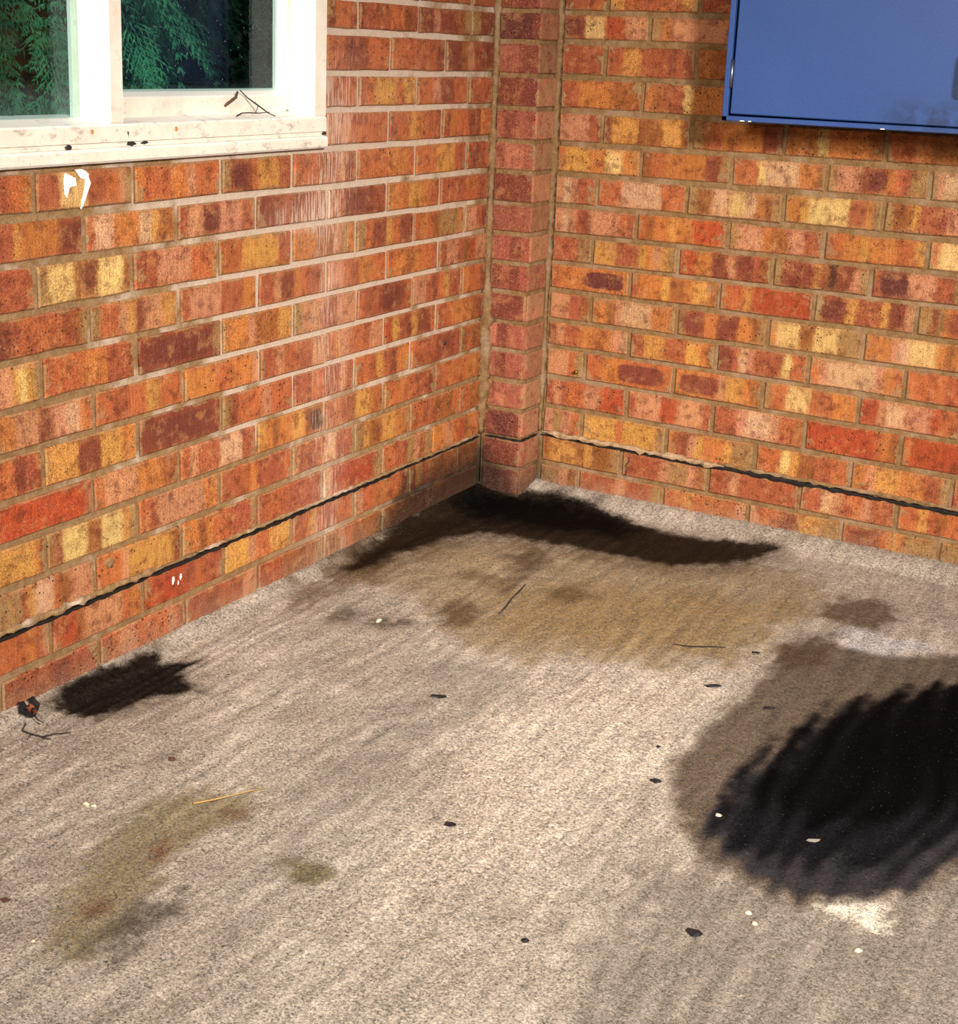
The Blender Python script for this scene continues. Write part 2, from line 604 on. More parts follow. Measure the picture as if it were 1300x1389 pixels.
def floor_material():
    N = NT('tamped_concrete')
    pos = N.pos()
    n0 = N.noise(pos, 3.2, 4, 0.6)
    n1 = N.noise(N.vmul(pos, (1, 0.35, 1)), 24, 4, 0.65)
    n2 = N.noise(pos, 85, 3, 0.7)
    gr = N.noise(pos, 480, 2, 0.75)
    col = N.mix(N.ss(n0, 0.32, 0.68), C(174, 156, 137), C(197, 180, 160))
    col = N.mix(N.math('MULTIPLY', N.ss(n1, 0.5, 0.68), 0.40), col, C(232, 212, 188))
    col = N.mix(N.math('MULTIPLY', N.ss(n1, 0.48, 0.32), 0.40), col, C(150, 132, 116))
    col = N.mix(N.math('MULTIPLY', N.ss(n2, 0.56, 0.72), 0.38), col, C(128, 112, 100))
    gr2 = N.noise(pos, 210, 2, 0.7)
    sa = N.attr('stain', obj=False)
    a = sa.outputs['Alpha']
    mod = N.math('MULTIPLY', N.math('SUBTRACT', N.math('ADD', N.math('MULTIPLY', n2, 0.55), N.math('MULTIPLY', gr2, 0.45)), 0.5), 3.2)
    ea = N.math('MULTIPLY', N.math('MULTIPLY', a, N.math('SUBTRACT', 1.0, a)), 4.0)
    a2 = N.math('ADD', a, N.math('MULTIPLY', mod, ea), clamp=True)
    col = N.mix(a2, col, sa.outputs['Color'])
    stk = N.noise(N.vmul(pos, (62, 7, 1)), 1.0, 4, 0.68)
    cre = N.math('MULTIPLY', N.math('SUBTRACT', N.attr('crest', obj=False).outputs['Fac'], 0.5), N.ss(n0, 0.38, 0.62, 0.0, 0.22))
    v = N.math('ADD', N.math('MULTIPLY', N.math('SUBTRACT', gr, 0.5), 2.2), 0.97)
    v = N.math('ADD', v, N.math('MULTIPLY', N.math('SUBTRACT', gr2, 0.5), 1.9))
    v = N.math('ADD', v, N.math('MULTIPLY', N.math('SUBTRACT', stk, 0.5), 0.95))
    gvd, gvc = N.voro(pos, 340)
    v = N.math('ADD', v, N.math('MULTIPLY', N.math('SUBTRACT', N.sep(gvc)[0], 0.5), 0.62))
    v = N.math('ADD', v, cre)
    v = N.math('ADD', v, N.math('MULTIPLY', N.math('SUBTRACT', n2, 0.5), 0.75))
    v = N.math('MAXIMUM', v, 0.2)
    col = N.mix(1.0, col, v, 'MULTIPLY')
    # pale and dark grit
    vd, vc = N.voro(pos, 210)
    vr = N.sep(vc)
    keep = N.math('SUBTRACT', 1.0, N.math('MULTIPLY', a2, 0.9))
    lp_ = N.math('MULTIPLY', N.ss(vd, N.math('MULTIPLY_ADD', vr[1], 0.30, 0.07), 0.05), N.math('GREATER_THAN', vr[0], 0.80))
    col = N.mix(N.math('MULTIPLY', N.math('MULTIPLY', lp_, keep), 0.75), col, C(246, 226, 196))
    dk = N.math('MULTIPLY', N.ss(vd, N.math('MULTIPLY_ADD', vr[1], 0.26, 0.07), 0.05), N.math('LESS_THAN', vr[0], 0.10))
    col = N.mix(N.math('MULTIPLY', dk, 0.75), col, C(70, 56, 48))
    h = N.math('ADD', N.math('MULTIPLY', gr, 0.5), N.math('MULTIPLY', n2, 0.9))
    wet = N.attr('wet', obj=False).outputs['Fac']
    rough = N.math('SUBTRACT', 0.92, N.math('MULTIPLY', wet, 0.1))
    sp_ = N.math('SUBTRACT', 0.2, N.math('MULTIPLY', wet, 0.17))
    return N.finish(col, rough, N.bump(h, 0.9, 0.0035), spec=sp_)


def foliage_material():
    N = NT('conifer_green')
    pos = N.pos()
    n = N.noise(pos, 9, 3, 0.6)
    col = N.mix(n, (0.006, 0.05, 0.03, 1), (0.09, 0.40, 0.19, 1))
    n2 = N.noise(pos, 60, 2)
    col = N.mix(N.math('MULTIPLY', N.ss(n2, 0.55, 0.75), 0.5), col, (0.26, 0.56, 0.20, 1))
    return N.finish(col, 0.7, spec=0.2)


M_BL = brick_material('fletton_brick_left_wall', left=True)
M_BR = brick_material('fletton_brick_right_wall')
M_BP = brick_material('sand_faced_brick', pier=True)
M_ML = mortar_material('mortar_left_wall', left=True, tone=(178, 140, 96), pale=(224, 196, 170))
M_MR = mortar_material('mortar_right_wall', tone=(166, 128, 84))
M_FIL = mortar_material('mortar_fillet_mix', tone=(162, 124, 82))
M_LIP = mortar_material('mortar_lip_mix', tone=(206, 168, 128), pale=(228, 196, 160))
M_DPC = plain('bitumen_felt', (34, 25, 20), 0.75, var=0.5, scale=120, bump=0.4, spec=0.3)
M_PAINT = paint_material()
M_GLASS = glass_material()
M_BLUE = blue_material()
M_FLOOR = floor_material()
M_FOL = foliage_material()
M_BARK = plain('conifer_bark', (70, 52, 40), 0.9, var=0.5, scale=30, bump=0.6)
M_DEAD = plain('dead_inner_growth', (30, 34, 26), 0.95, var=0.5, scale=20)
M_EARTH = plain('garden_soil', (80, 66, 50), 0.95, var=0.4, scale=12, bump=0.6)
M_CEIL = plain('roof_board', (176, 160, 140), 0.9, var=0.12, scale=5)
M_CHROME = plain('worn_chrome', (236, 236, 236), 0.45, metallic=0.6, var=0.08, scale=60)
M_STEEL = plain('dull_steel', (170, 175, 185), 0.4, metallic=1.0, var=0.2, scale=200)
M_TWIG = plain('dry_twig', (104, 70, 48), 0.85, var=0.4, scale=150, bump=0.3)
M_TWIGD = plain('dark_twig', (48, 34, 28), 0.85, var=0.4, scale=150)
M_STRAW = plain('dry_straw', (200, 156, 88), 0.8, var=0.3, scale=150)
M_LEAF = plain('rotten_leaf', (24, 17, 14), 0.8, var=0.5, scale=120, bump=0.4)
M_LEAFO = plain('rust_leaf', (150, 66, 26), 0.8, var=0.45, scale=140, bump=0.3)
M_PEB = plain('cream_pebble', (238, 218, 182), 0.8, var=0.18, scale=150, bump=0.3)
M_GRIT = plain('grey_stone', (150, 140, 126), 0.85, var=0.4, scale=200, bump=0.4)
M_FLK = plain('black_bitumen_crumb', (30, 27, 27), 0.55, var=0.5, scale=200, bump=0.4)
M_BRN = plain('brown_crumb', (96, 54, 38), 0.85, var=0.4, scale=180, bump=0.4)
M_WHITE = plain('spilt_white_paint', (296, 288, 274), 0.5, var=0.08, scale=90, spec=0.4)
M_WEB = plain('spider_grime', (46, 38, 34), 0.95, var=0.5, scale=160, bump=0.5)
M_FILLER = plain('rusty_filler', (214, 160, 96), 0.8, var=0.4, scale=260, bump=0.3)
M_BRASS = plain('rusted_brass', (176, 120, 50), 0.45, metallic=0.8, var=0.4, scale=300)
M_LINTEL = plain('concrete_lintel', (150, 138, 124), 0.9, var=0.15, scale=30, bump=0.3)

# ------------------------------------------------------------------ big structure: backing walls
WALL_TOP = 2.14
WY0, WY1 = -1.985, -0.797        # window opening
WZ0, WZ1 = 0.901, 1.95
RX1 = 2.45                       # far end of right-hand wall
LY0 = -2.56                      # near end of left-hand wall
BACK = -0.0058


def backing(rects, axis, off, thick, mat, name, step=0.02, amp=0.0012):
    """mortar face of a wall, slightly uneven, with thickness; axis 'x' -> face looks to +X, 'y' -> face looks to -Y"""
    mb = MB()
    for (s0, z0, s1, z1) in rects:
        ns, nz = max(2, int((s1 - s0) / step)), max(2, int((z1 - z0) / step))
        S, Z = np.meshgrid(np.linspace(s0, s1, ns + 1), np.linspace(z0, z1, nz + 1))
        d = off + (fbm(S * 55 + 9, Z * 55 + 3, 5, 3) - 0.5) * 2 * amp
        v, f = [], []
        for j in range(nz + 1):
            for i in range(ns + 1):
                v.append((d[j, i], S[j, i], Z[j, i]) if axis == 'x' else (S[j, i], -d[j, i], Z[j, i]))
        w = ns + 1
        for j in range(nz):
            for i in range(ns):
                q = (j * w + i, j * w + i + 1, (j + 1) * w + i + 1, (j + 1) * w + i)
                f.append(q)
        mb.add(v, f)
        if axis == 'x':
            mb.box((-thick, s0, z0), (off - 0.004, s1, z1))
        else:
            mb.box((s0, -(off - 0.004), z0), (s1, thick, z1))
    return mb.build(name, mat)


wall_left = backing([(LY0, -0.06, 0.0, WZ0), (WY1, WZ0, 0.0, WALL_TOP), (LY0, WZ0, WY0, WALL_TOP), (WY0, WZ1, WY1, WALL_TOP)],
                    'x', BACK, 0.105, M_ML, 'wall_left')
tag(wall_left, 'banded orange brick wall on the left, with the white window in it', 'wall', kind='structure')
wall_right = backing([(-0.1, -0.06, RX1, WALL_TOP)], 'y', BACK, 0.105, M_MR, 'wall_right')
tag(wall_right, 'banded orange brick wall on the right, behind the blue cabinet', 'wall', kind='structure')

PA, PB_ = 0.1164, 0.1031        # pier width and depth
mbp = MB()
mbp.box((0.0, -PB_ + 0.0045, -0.06), (PA - 0.0045, 0.0, WALL_TOP))
wall_pier = mbp.build('wall_pier', M_MR)
tag(wall_pier, 'narrow pinkish brick pier standing in the corner between the two walls', 'pier', kind='structure')

# ------------------------------------------------------------------ bricks
_mesh_cache = {}


def brick_mesh(L, H, D, mat, variant, rx=0.0):
    L = round(L / 0.003) * 0.003
    H = round(H / 0.002) * 0.002
    key = (L, H, D, mat.name, variant, rx)
    if key in _mesh_cache:
        return _mesh_cache[key]
    rnd = random.Random(hash((round(L * 1000), round(H * 1000), variant)) & 0xffff)
    hx, hz = L / 2, H / 2
    base = [(-hx, -hz), (-hx / 3 + rnd.uniform(-.02, .02), -hz), (hx / 3 + rnd.uniform(-.02, .02), -hz), (hx, -hz),
            (hx, hz), (hx / 3 + rnd.uniform(-.02, .02), hz), (-hx / 3 + rnd.uniform(-.02, .02), hz), (-hx, hz)]
    j = 0.0012
    base = [(x + rnd.uniform(-j, j), z + rnd.uniform(-j, j)) for x, z in base]
    c = 0.0028
    v = []
    for x, z in base:
        v.append((x - math.copysign(min(c, abs(x)), x) if abs(abs(x) - hx) < 0.01 else x, 0.0, z - math.copysign(c, z)))
    for x, z in base:
        v.append((x, c * 1.0, z))
    for x, z in base:
        v.append((x, D, z))
    n = 8
    f = [tuple(range(n))]
    for ring in (0, 1):
        for i in range(n):
            i2 = (i + 1) % n
            f.append((ring * n + i2, ring * n + i, (ring + 1) * n + i, (ring + 1) * n + i2))
    me = bpy.data.meshes.new('brick')
    me.from_pydata(v, [], f)
    me.materials.append(mat)
    me.update()
    _mesh_cache[key] = me
    return me


def runs(s, n=8):
    out = []
    for ch in s:
        if out and out[-1][0] == ch:
            out[-1][1] += 1
        else:
            out.append([ch, 1])
    while len(out) > n:                       # fold the shortest run into its neighbour
        i = min(range(len(out)), key=lambda q: out[q][1])
        out[i - 1 if i else 1][1] += out[i][1]
        out.pop(i)
    return out


def colour_props(o, s, L, H, smear, tone, core=None, side=None):
    r = runs(s)
    tot = sum(w for _, w in r)
    th, acc = [], 0
    for ch, w in r:
        acc += w
        th.append(acc / tot)
    th = th[:-1]
    while len(th) < 7:
        th.append(9.0)
    for i in range(8):
        ch = r[min(i, len(r) - 1)][0]
        b = PALL[ch]
        jit = random.uniform(0.9, 1.1)
        o['c%d' % i] = [b[0] * jit, b[1] * jit * random.uniform(.95, 1.05), b[2] * jit * random.uniform(.92, 1.08)]
    av = [sum(PALL[ch][j] * w for ch, w in r) / tot for j in range(3)]
    if side is None:
        av = [0.7 * a + 0.3 * b for a, b in zip(av, PALL['m'])]
    o['av'] = av
    for i in range(8):
        o['c%d' % i] = [0.86 * a + 0.14 * b for a, b in zip(o['c%d' % i], av)]
    o['ta'] = th[0:3]
    o['tb'] = th[3:6]
    o['tc'] = [th[6], L / 2, H / 2]
    o['fx'] = [smear, tone, random.random() * 9]
    if core:
        o['cc'] = list(PALL[core[0]])
        o['cr'] = [core[1], core[2], core[3] if len(core) > 3 else 0.9]
    else:
        o['cc'] = [0.0, 0.0, 0.0]
        o['cr'] = [0.0, 0.1, 0.0]
    if side:
        o['sd'] = list(PALL[side])


RANDOM_STRIPES = ['rrmmppmr', 'oomOOmoo', 'mmddppdm', 'ppPPoopp', 'rrrrmmmr', 'mOOobbOo', 'yyOobboy', 'mmmoooOm', 'ddrrrrdd',
                  'tppoomrr', 'RRRRRRmm', 'oobbOOoo', 'pprrdmpp', 'mmppppmm', 'rrdrprrm', 'OOOoooob', 'tmmoommt']

# rows: course number -> (measured vertical joints in mm, stripes of each brick seen, left to right)
LEFT = {
    15: ([-680, -448, -222], ['rrrm', 'mrrr', 'rrdr', 'rr']),
    14: ([-684, -452, -224], ['dmmr', 'rrrrmmbr', 'ddpdddbt', 'tdd']),
    13: ([-560, -334], ['mmdddmmm', 'mmmrrrd', 'ddbprdd']),
    12: ([-680, -451, -226], ['rrmm', 'rmOOOmOO', 'mmpddmm', 'rrr']),
    11: ([-562, -340], ['pppmmmmm', 'rmmOommr', 'rommddom']),
    10: ([-1570, -1349, -1121, -903, -679, -450, -224],
         ['rmo', 'rrryyyyrrrmmpt', 'ommmoopmmm', 'tdddmOOOrr', 'mmmmbrrprr', 'mmmmooom', 'mmmOOOrr', 'rdrm']),
    9: ([-1465, -1241, -1016, -785, -562, -340],
        ['rrOoooooodddd', 'rPPPooooPPObbb', 'rppddppprr', 'dddrrdrrrr', 'mmddddrr', 'oomOOomr', 'rrrrmmrr']),
    8: ([-1574, -1355, -1129, -903, -679, -451, -223],
        ['rrrm', 'tyyybbbyyyb', 'rrrpppppmmmo', 'mmmOOOOOrr', 'ooobbbpto', 'tmddOmdd', 'mombttto', 'pprd']),
    7: ([-1461, -1238, -1011, -784, -558, -338],
        ['drmmmmmmrbt', 'tmmpOdppOO', 'rpppprrroo', 'rrpddomrrp', 'ppmroomm', 'moobommr', 'rpprbRpp']),
    6: ([-1570, -1349, -1120, -897, -672, -449, -227],
        ['pOyOt', 'mmmmmooorrrb', 'ddddddddt', 'ooopbbbOO', 'tppprrppp', 'mrrdddrm', 'pprdmOrr', 'ommr']),
    5: ([-1455, -1229, -1006, -784, -562, -339],
        ['opppddppPPom', 'mmrrmmOOmmm', 'oooommooop', 'rrpmmrrpp', 'mopmmrpp', 'ROrdOddm', 'rmooobd']),
    4: ([-1572, -1350, -1123, -895, -676, -449, -223],
        ['mddrrm', 'OOOOdddOOOoo', 'dddddddd', 'tdmmmpmmm', 'rrmmrrpr', 'mmrOrdoo', 'mrrrdddr', 'bmbb']),
    3: ([-1464, -1244, -1016, -786, -559, -339],
        ['RRRRRRRRr', 'mppppooobb', 'mprrrPPPrr', 'OobooOObbb', 'mmrbOOom', 'omommrrd', 'rmommoob']),
    2: ([-1575, -1356, -1129, -899, -674, -447, -222],
        ['OOOOob', 'bdyyybbyyyOt', 'mrppppppoo', 'rrrmorrrrm', 'prrrmPPrrr', 'tObbOOoo', 'mmrrbbbm', 'mmbb']),
    1: ([-1465, -1241, -1016, -790, -562, -342],
        ['trOPPPmbbpppp', 'mmmpOOOOOOb', 'oobommrrrr', 'rmmrrrrr', 'PrRRRRRt', 'mmrrtpbt', 'oopoRbom']),
    0: ([-1570, -1347, -1117, -897, -670, -444, -222],
        ['momp', 'mRRbpppppmoo', 'RRRRrmrr', 'OOOpmmOOO', 'rmOmrrmm', 'pmmoommd', 'dOrbbbbb', 'bbb']),
    -1: ([-1460, -1235, -1013, -788, -560, -338],
         ['rrrrddrrr', 'rmppmmmmpr', 'rrddrrrpp', 'RRRbbbbbt', 'bbpmbbbb', 'bbbbbb', 'bbb']),
}
RIGHT = {
    15: ([239, 469], ['rrm', 'OmrrmO', 'rm']),
    14: ([348, 578], ['dddyyyRRRppp', 'topppppm', 'mm']),
    13: ([239, 470], ['rrrr', 'rrOOrrrdrd', 'obooom']),
    12: ([342, 575], ['rroooobbb', 'obrryooot', 'om']),
    11: ([241, 471, 694, 921], ['pppr', 'dOOObbbOOb', 'tbmoooodd', 'booyoooob', 'mmobbb']),
    10: ([349, 575, 798, 1023], ['mOOOooyyoo', 'bmmoooooddt', 'mmmyPPPPoob', 'tpppdddomrtt', 'tpPPPP']),
    9: ([237, 472, 706, 932], ['pPprr', 'mmmPPPPPmmm', 'tbbPPyyPobt', 'ooOyyyyyrrot', 'tbbbOrrrrppp']),
    8: ([348, 579, 806, 1035], ['pPprdppppmr', 'mbooOooRRRR', 'tpppobbpprr', 'rmooOooommO', 'pRyyyyyy']),
    7: ([236, 461, 693, 920], ['rrrrtt', 'OOOrrrOopOt', 'mRooddpddrb', 'tddddObkddpt', 'rDDDppprrtt']),
    6: ([341, 569, 797, 1028], ['rooooooooo', 'roooObboOOb', 'mmmORRRRRRR', 'tdddOrrrOddp', 'ttdtorrb']),
    5: ([240, 468, 695, 918], ['ppprrb', 'oobpPPPPooo', 'tdddoodddoobt', 'oyyybbyyyttt', 'ooopPyyyobo']),
    4: ([349, 575, 799, 1019], ['dprroooopp', 'rrOOOrrrOOob', 'ddrPprrrrymm', 'mpPPPPPpom', 'mmmmmrmm']),
    3: ([232, 472, 696, 923], ['pppmt', 'mmooommmmmm', 'oooompOOob', 'tmmyyymmmooo', 'RRpPPpppRmm']),
    2: ([352, 579, 806, 1026], ['rprmmppRRR', 'rpppRRpppr', 'rrrpPPPpmmb', 'RRRRRRRRmob', 'mRRRRRRm']),
    1: ([234, 464, 691, 920, 1147], ['ptpm', 'OOOOmOOOOt', 'ordpOoooOttt', 'mmmyObbrrmm', 'oopOOOooorrt', 'rr']),
    0: ([349, 581, 807, 1033], ['bOOObObbt', 'rrrrpttpb', 'rrprrrrrr', 'rrPprmprr', 'mmOmbmm']),
    -1: ([233, 465, 686, 913, 1135], ['ttpb', 'rrrrprrrt', 'moOmommp', 'pmmddOOtt', 'rddddmOotttt', 'ttb']),
}
CORE = {('R', 6, 0): ('D', .44, .97, .95), ('R', 3, 1): ('Q', .36, .93, .95), ('R', 3, 2): ('Q', .05, .52, .85),
        ('R', 7, 3): ('d', .12, .56, .6), ('R', 7, 4): ('D', .07, .36, .7), ('R', 9, 4): ('d', .5, .7, .4),
        ('L', 6, 2): ('D', .08, .92, .45), ('L', 4, 2): ('D', .1, .9, .4), ('L', 8, 1): ('D', .43, .6, .55),
        ('L', 9, 0): ('D', .80, .97, .4), ('L', 10, 3): ('D', .15, .34, .5), ('L', 6, 5): ('D', .45, .85, .5),
        ('L', 4, 1): ('d', .36, .55, .5), ('R', 6, 3): ('D', .06, .3, .5), ('R', 6, 4): ('D', .2, .5, .4),
        ('L', 3, 3): ('k', .78, .98, .8), ('L', 9, 2): ('D', .3, .52, .6), ('R', 14, 0): ('D', .02, .2, .5),
        ('R', 10, 3): ('D', .42, .6, .6), ('R', 5, 2): ('Q', .04, .25, .6)}
LBED = {9: (1.6, -3), 8: (3, -2), 7: (-1.1, -.6), 6: (.5, 2.4), 5: (-2.3, -1.2), 4: (.9, 2.5), 3: (-2.8, 2.9), 2: (1, 2.5),
        1: (2.6, -1.4), 0: (-.5, -2.5), 11: (2, 2.4), 12: (0, .1), 13: (7, 7.3), 10: (0, 0)}
RBED = {13: (7.9, 6), 12: (1.5, 1.5), 11: (-4, -4), 10: (-8.6, -4.9), 9: (-6.8, -4), 8: (-9.3, -5.5), 7: (-5.3, -2.9),
        6: (-1.6, .6), 5: (3.3, .3), 4: (1.5, 4.1), 3: (9, 2.4), 2: (6, 3.3), 1: (2.9, -1.5), 0: (4, -5.5)}


def bed(tab, k, s, s0, s1):
    a, b = tab.get(k, (0, 0))
    t = min(1.2, max(-0.2, (s - s0) / (s1 - s0)))
    return 0.150 + 0.075 * k + (a + (b - a) * t) / 1000


count = {'L': 0, 'R': 0}


def lay(which, k, segs):
    """segs: list of (s0, s1, stripes, core) in metres along the wall"""
    for (a, b, st, core) in segs:
        j0, j1 = 0.005, 0.005
        L = b - a - 0.010
        if L < 0.02:
            continue
        m = (a + b) / 2
        if which == 'L':
            B = lambda kk, s: bed(LBED, kk, s, -1.66, -0.12)
        else:
            B = lambda kk, s: bed(RBED, kk, s, 0.13, 1.11)
        zt0, zt1 = B(k, a), B(k, b)
        zb0, zb1 = B(k - 1, a), B(k - 1, b)
        g = 0.0058 if k < 9 else 0.0068
        H = (zt0 + zt1 - zb0 - zb1) / 2 - 2 * g
        z = (zt0 + zt1 + zb0 + zb1) / 4 + random.uniform(-.0008, .0008)
        tilt = math.atan2((zt1 + zb1 - zt0 - zb0) / 2, b - a) + random.uniform(-.004, .004)
        me = brick_mesh(L, H, 0.02, M_BL if which == 'L' else M_BR, random.randrange(4))
        o = bpy.data.objects.new('brick', me)
        out = random.uniform(-.0012, .0012)
        if which == 'L':
            o.matrix_world = Matrix.Translation((out, m, z)) @ Matrix.Rotation(math.pi / 2, 4, 'Z') @ Matrix.Rotation(-tilt, 4, 'Y')
            link(o, wall_left)
        else:
            o.matrix_world = Matrix.Translation((m, -out, z)) @ Matrix.Rotation(-tilt, 4, 'Y')
            link(o, wall_right)
        colour_props(o, st, L, H, random.uniform(.5, 1.0), random.uniform(.94, 1.06), core)
        count[which] += 1


def rs():
    return random.choice(RANDOM_STRIPES)


for k in range(-1, 27):
    odd = k % 2
    # left-hand wall
    end = -PB_ - 0.006
    if k in LEFT:
        J, S = LEFT[k]
        J = [j / 1000 for j in J]
    else:
        J, S = [(-1461 if odd else -1572) / 1000 + 0.225 * i for i in range(0, 7)], None
        J = [j for j in J if j < end - 0.06]
    lo = LY0
    segs = []
    if k <= 10:
        edges = J + [end]
        left0 = J[0] - 0.225
        seq = [(left0, J[0])] + [(J[i], edges[i + 1]) for i in range(len(J))]
        for i, (a, b) in enumerate(seq):
            st = S[i] if S and i < len(S) else rs()
            if i == 0:
                vis = (J[0] + 1.645) / 0.225
                st = st[0] * max(0, int(len(st) * (1 / max(vis, .3) - 1))) + st
            segs.append((a, b, st, CORE.get(('L', k, i))))
        a = left0
        while a > lo + 0.05:
            segs.append((max(lo, a - 0.225), a, rs(), None))
            a -= 0.225
    elif k <= 24:
        J2 = [j for j in J if j > WY1 + 0.03]
        edges = [WY1 + 0.002] + J2 + [end]
        for i in range(len(edges) - 1):
            segs.append((edges[i], edges[i + 1], S[i] if S and i < len(S) else rs(), None))
        a = WY0
        first = 0.12 if odd else 0.225
        while a > lo + 0.04:
            segs.append((max(lo, a - first), a, rs(), None))
            a -= first
            first = 0.225
    else:
        edges = [lo] + [j for j in [(-1461 if odd else -1572) / 1000 + 0.225 * i for i in range(-4, 8)] if lo + .05 < j < end - .05] + [end]
        for i in range(len(edges) - 1):
            if WY0 - 0.14 < (edges[i] + edges[i + 1]) / 2 < WY1 + 0.14 and k == 25:
                continue
            segs.append((edges[i], edges[i + 1], rs(), None))
    lay('L', k, segs)
    # right-hand wall
    if k in RIGHT:
        J, S = RIGHT[k]
        J = [j / 1000 for j in J]
    else:
        J, S = [0.237 if odd else 0.348], None
    start = PA + 0.006
    nseen = len(J)
    while J[-1] + 0.225 < RX1 - 0.05:
        J.append(J[-1] + 0.2258)
    edges = [start] + J + [RX1]
    segs = []
    for i in range(len(edges) - 1):
        st = S[i] if S and i < len(S) else rs()
        if S and i == len(S) - 1 and k < 12:
            w = edges[i + 1] - edges[i]
            vis = (1.10 + (10 - k) * 0.009 - edges[i]) / w
            if 0.1 < vis < 1:
                st = st + st[-1] * int(len(st) * min(3, 1 / vis - 1))
        segs.append((edges[i], edges[i + 1], st, CORE.get(('R', k, i)) if i < nseen + 1 else None))
    lay('R', k, segs)

# pier bricks: front stripes and colour of the return face
PIER = {15: ('dQQQ', 'q'), 14: ('DDDDQ', 'q'), 13: ('qqQQ', 'Q'), 12: ('QddQ', 'c'), 11: ('qQqq', 'c'), 10: ('qccq', 'q'), 9: ('QddQ', 'c'),
        8: ('qqqq', 'q'), 7: ('qqQq', 'c'), 6: ('QqQq', 'q'), 5: ('QdQQ', 'c'), 4: ('cQqq', 'q'), 3: ('qQqq', 'q'), 2: ('qcqq', 'c'),
        1: ('dDDQ', 'c'), 0: ('QddQ', 'q'), -1: ('ddQq', 'q')}


def pier_mesh(W, Dp, H, rnd_edge, variant):
    """one block of the pier: front and return face in a single brick, worn round at the outer arris"""
    rnd = random.Random(variant)
    nseg = 4
    prof = [(0.004, 0.0)]
    prof += [(W * 0.5, rnd.uniform(-.0015, .0005))]
    for i in range(nseg + 1):
        g = -math.pi / 2 + (math.pi / 2) * i / nseg
        prof.append((W - rnd_edge + rnd_edge * math.cos(g), rnd_edge + rnd_edge * math.sin(g)))
    prof += [(W, Dp - 0.004)]
    c = 0.0028
    v, f = [], []
    n = len(prof)
    cx, cy = W * 0.5, Dp * 0.5

    def ins(p):
        d = Vector((cx - p[0], cy - p[1]))
        d = d.normalized() * c
        return (p[0] + d.x, p[1] + d.y)
    for z, inset in ((-H / 2, True), (-H / 2 + c, False), (H / 2 - c, False), (H / 2, True)):
        for p in prof:
            q = ins(p) if inset else p
            v.append((q[0] - W / 2, q[1], z + rnd.uniform(-.0006, .0006)))
    for r in range(3):
        for i in range(n - 1):
            f.append((r * n + i, r * n + i + 1, (r + 1) * n + i + 1, (r + 1) * n + i))
    b = len(v)
    v.append((-W / 2 + 0.004, Dp - 0.004, -H / 2))
    v.append((-W / 2 + 0.004, Dp - 0.004, H / 2))
    f.append(tuple([b] + list(range(n))[::-1]))
    f.append(tuple([b + 1] + [3 * n + i for i in range(n)]))
    return v, f


for k in range(-1, 27):
    st, sd = PIER.get(k, (random.choice(['qqQq', 'QQdq', 'cqqq']), random.choice('qc')))
    off = RBED.get(k, (0, 0))[0] * 0.5 / 1000
    offb = RBED.get(k - 1, (0, 0))[0] * 0.5 / 1000
    z1 = 0.150 + 0.075 * k + off - 0.0055
    z0 = 0.150 + 0.075 * (k - 1) + offb + 0.0055
    W = PA - 0.006 + random.uniform(-.001, .002)
    v, f = pier_mesh(W, PB_ - 0.006, z1 - z0, 0.016 if k < 6 else 0.006, k + 40)
    o = mesh_obj('brick', v, f, M_BP, wall_pier)
    o.location = (0.006 + W / 2, -PB_ + random.uniform(-.001, .001), (z0 + z1) / 2)
    colour_props(o, st, W, z1 - z0, random.uniform(.3, .8), random.uniform(.92, 1.02), None, sd)


# ------------------------------------------------------------------ joints that stand out: damp course, lips, fillets
def ribbon(name, path, mat, parent, lo, hi, out, seed, gap=0.0):
    """uneven strip along a wall; path: (x, y, z, nx, ny) points; lo/hi half heights, out = how far it stands proud"""
    mb = MB()
    v, f = [], []
    rnd = random.Random(seed)
    n = len(path)
    for i, (x, y, z, nx, ny) in enumerate(path):
        a = lo * rnd.uniform(.3, 1.35)
        b = hi * rnd.uniform(.35, 1.3)
        d = out * rnd.uniform(.45, 1.25)
        e = min(1.0, i / 3.0 + .15, (n - 1 - i) / 3.0 + .15)
        a, b, d = a * e, b * e, d * e
        pr = [(-0.008, -a), (d * .8, -a), (d, 0.0), (d * .7, b), (-0.008, b)]
        for (q, h) in pr:
            v.append((x + nx * q, y + ny * q, z + h + rnd.uniform(-.0008, .0008)))
    for i in range(n - 1):
        for j in range(5):
            j2 = (j + 1) % 5
            f.append((i * 5 + j, i * 5 + j2, (i + 1) * 5 + j2, (i + 1) * 5 + j))
    f.append(tuple(range(5)))
    f.append(tuple((n - 1) * 5 + j for j in range(5))[::-1])
    mb.add(v, f)
    return mb.build(name, mat, parent)


def lpath(y0, y1, dz=0.0, step=0.012):
    n = max(4, int((y1 - y0) / step))
    return [(0.0, y0 + (y1 - y0) * i / n, bed(LBED, 0, y0 + (y1 - y0) * i / n, -1.66, -.12) + dz, 1, 0) for i in range(n + 1)]


def rpath(x0, x1, dz=0.0, step=0.012):
    n = max(4, int((x1 - x0) / step))
    return [(x0 + (x1 - x0) * i / n, 0.0, bed(RBED, 0, x0 + (x1 - x0) * i / n, .13, 1.11) + dz, 0, -1) for i in range(n + 1)]


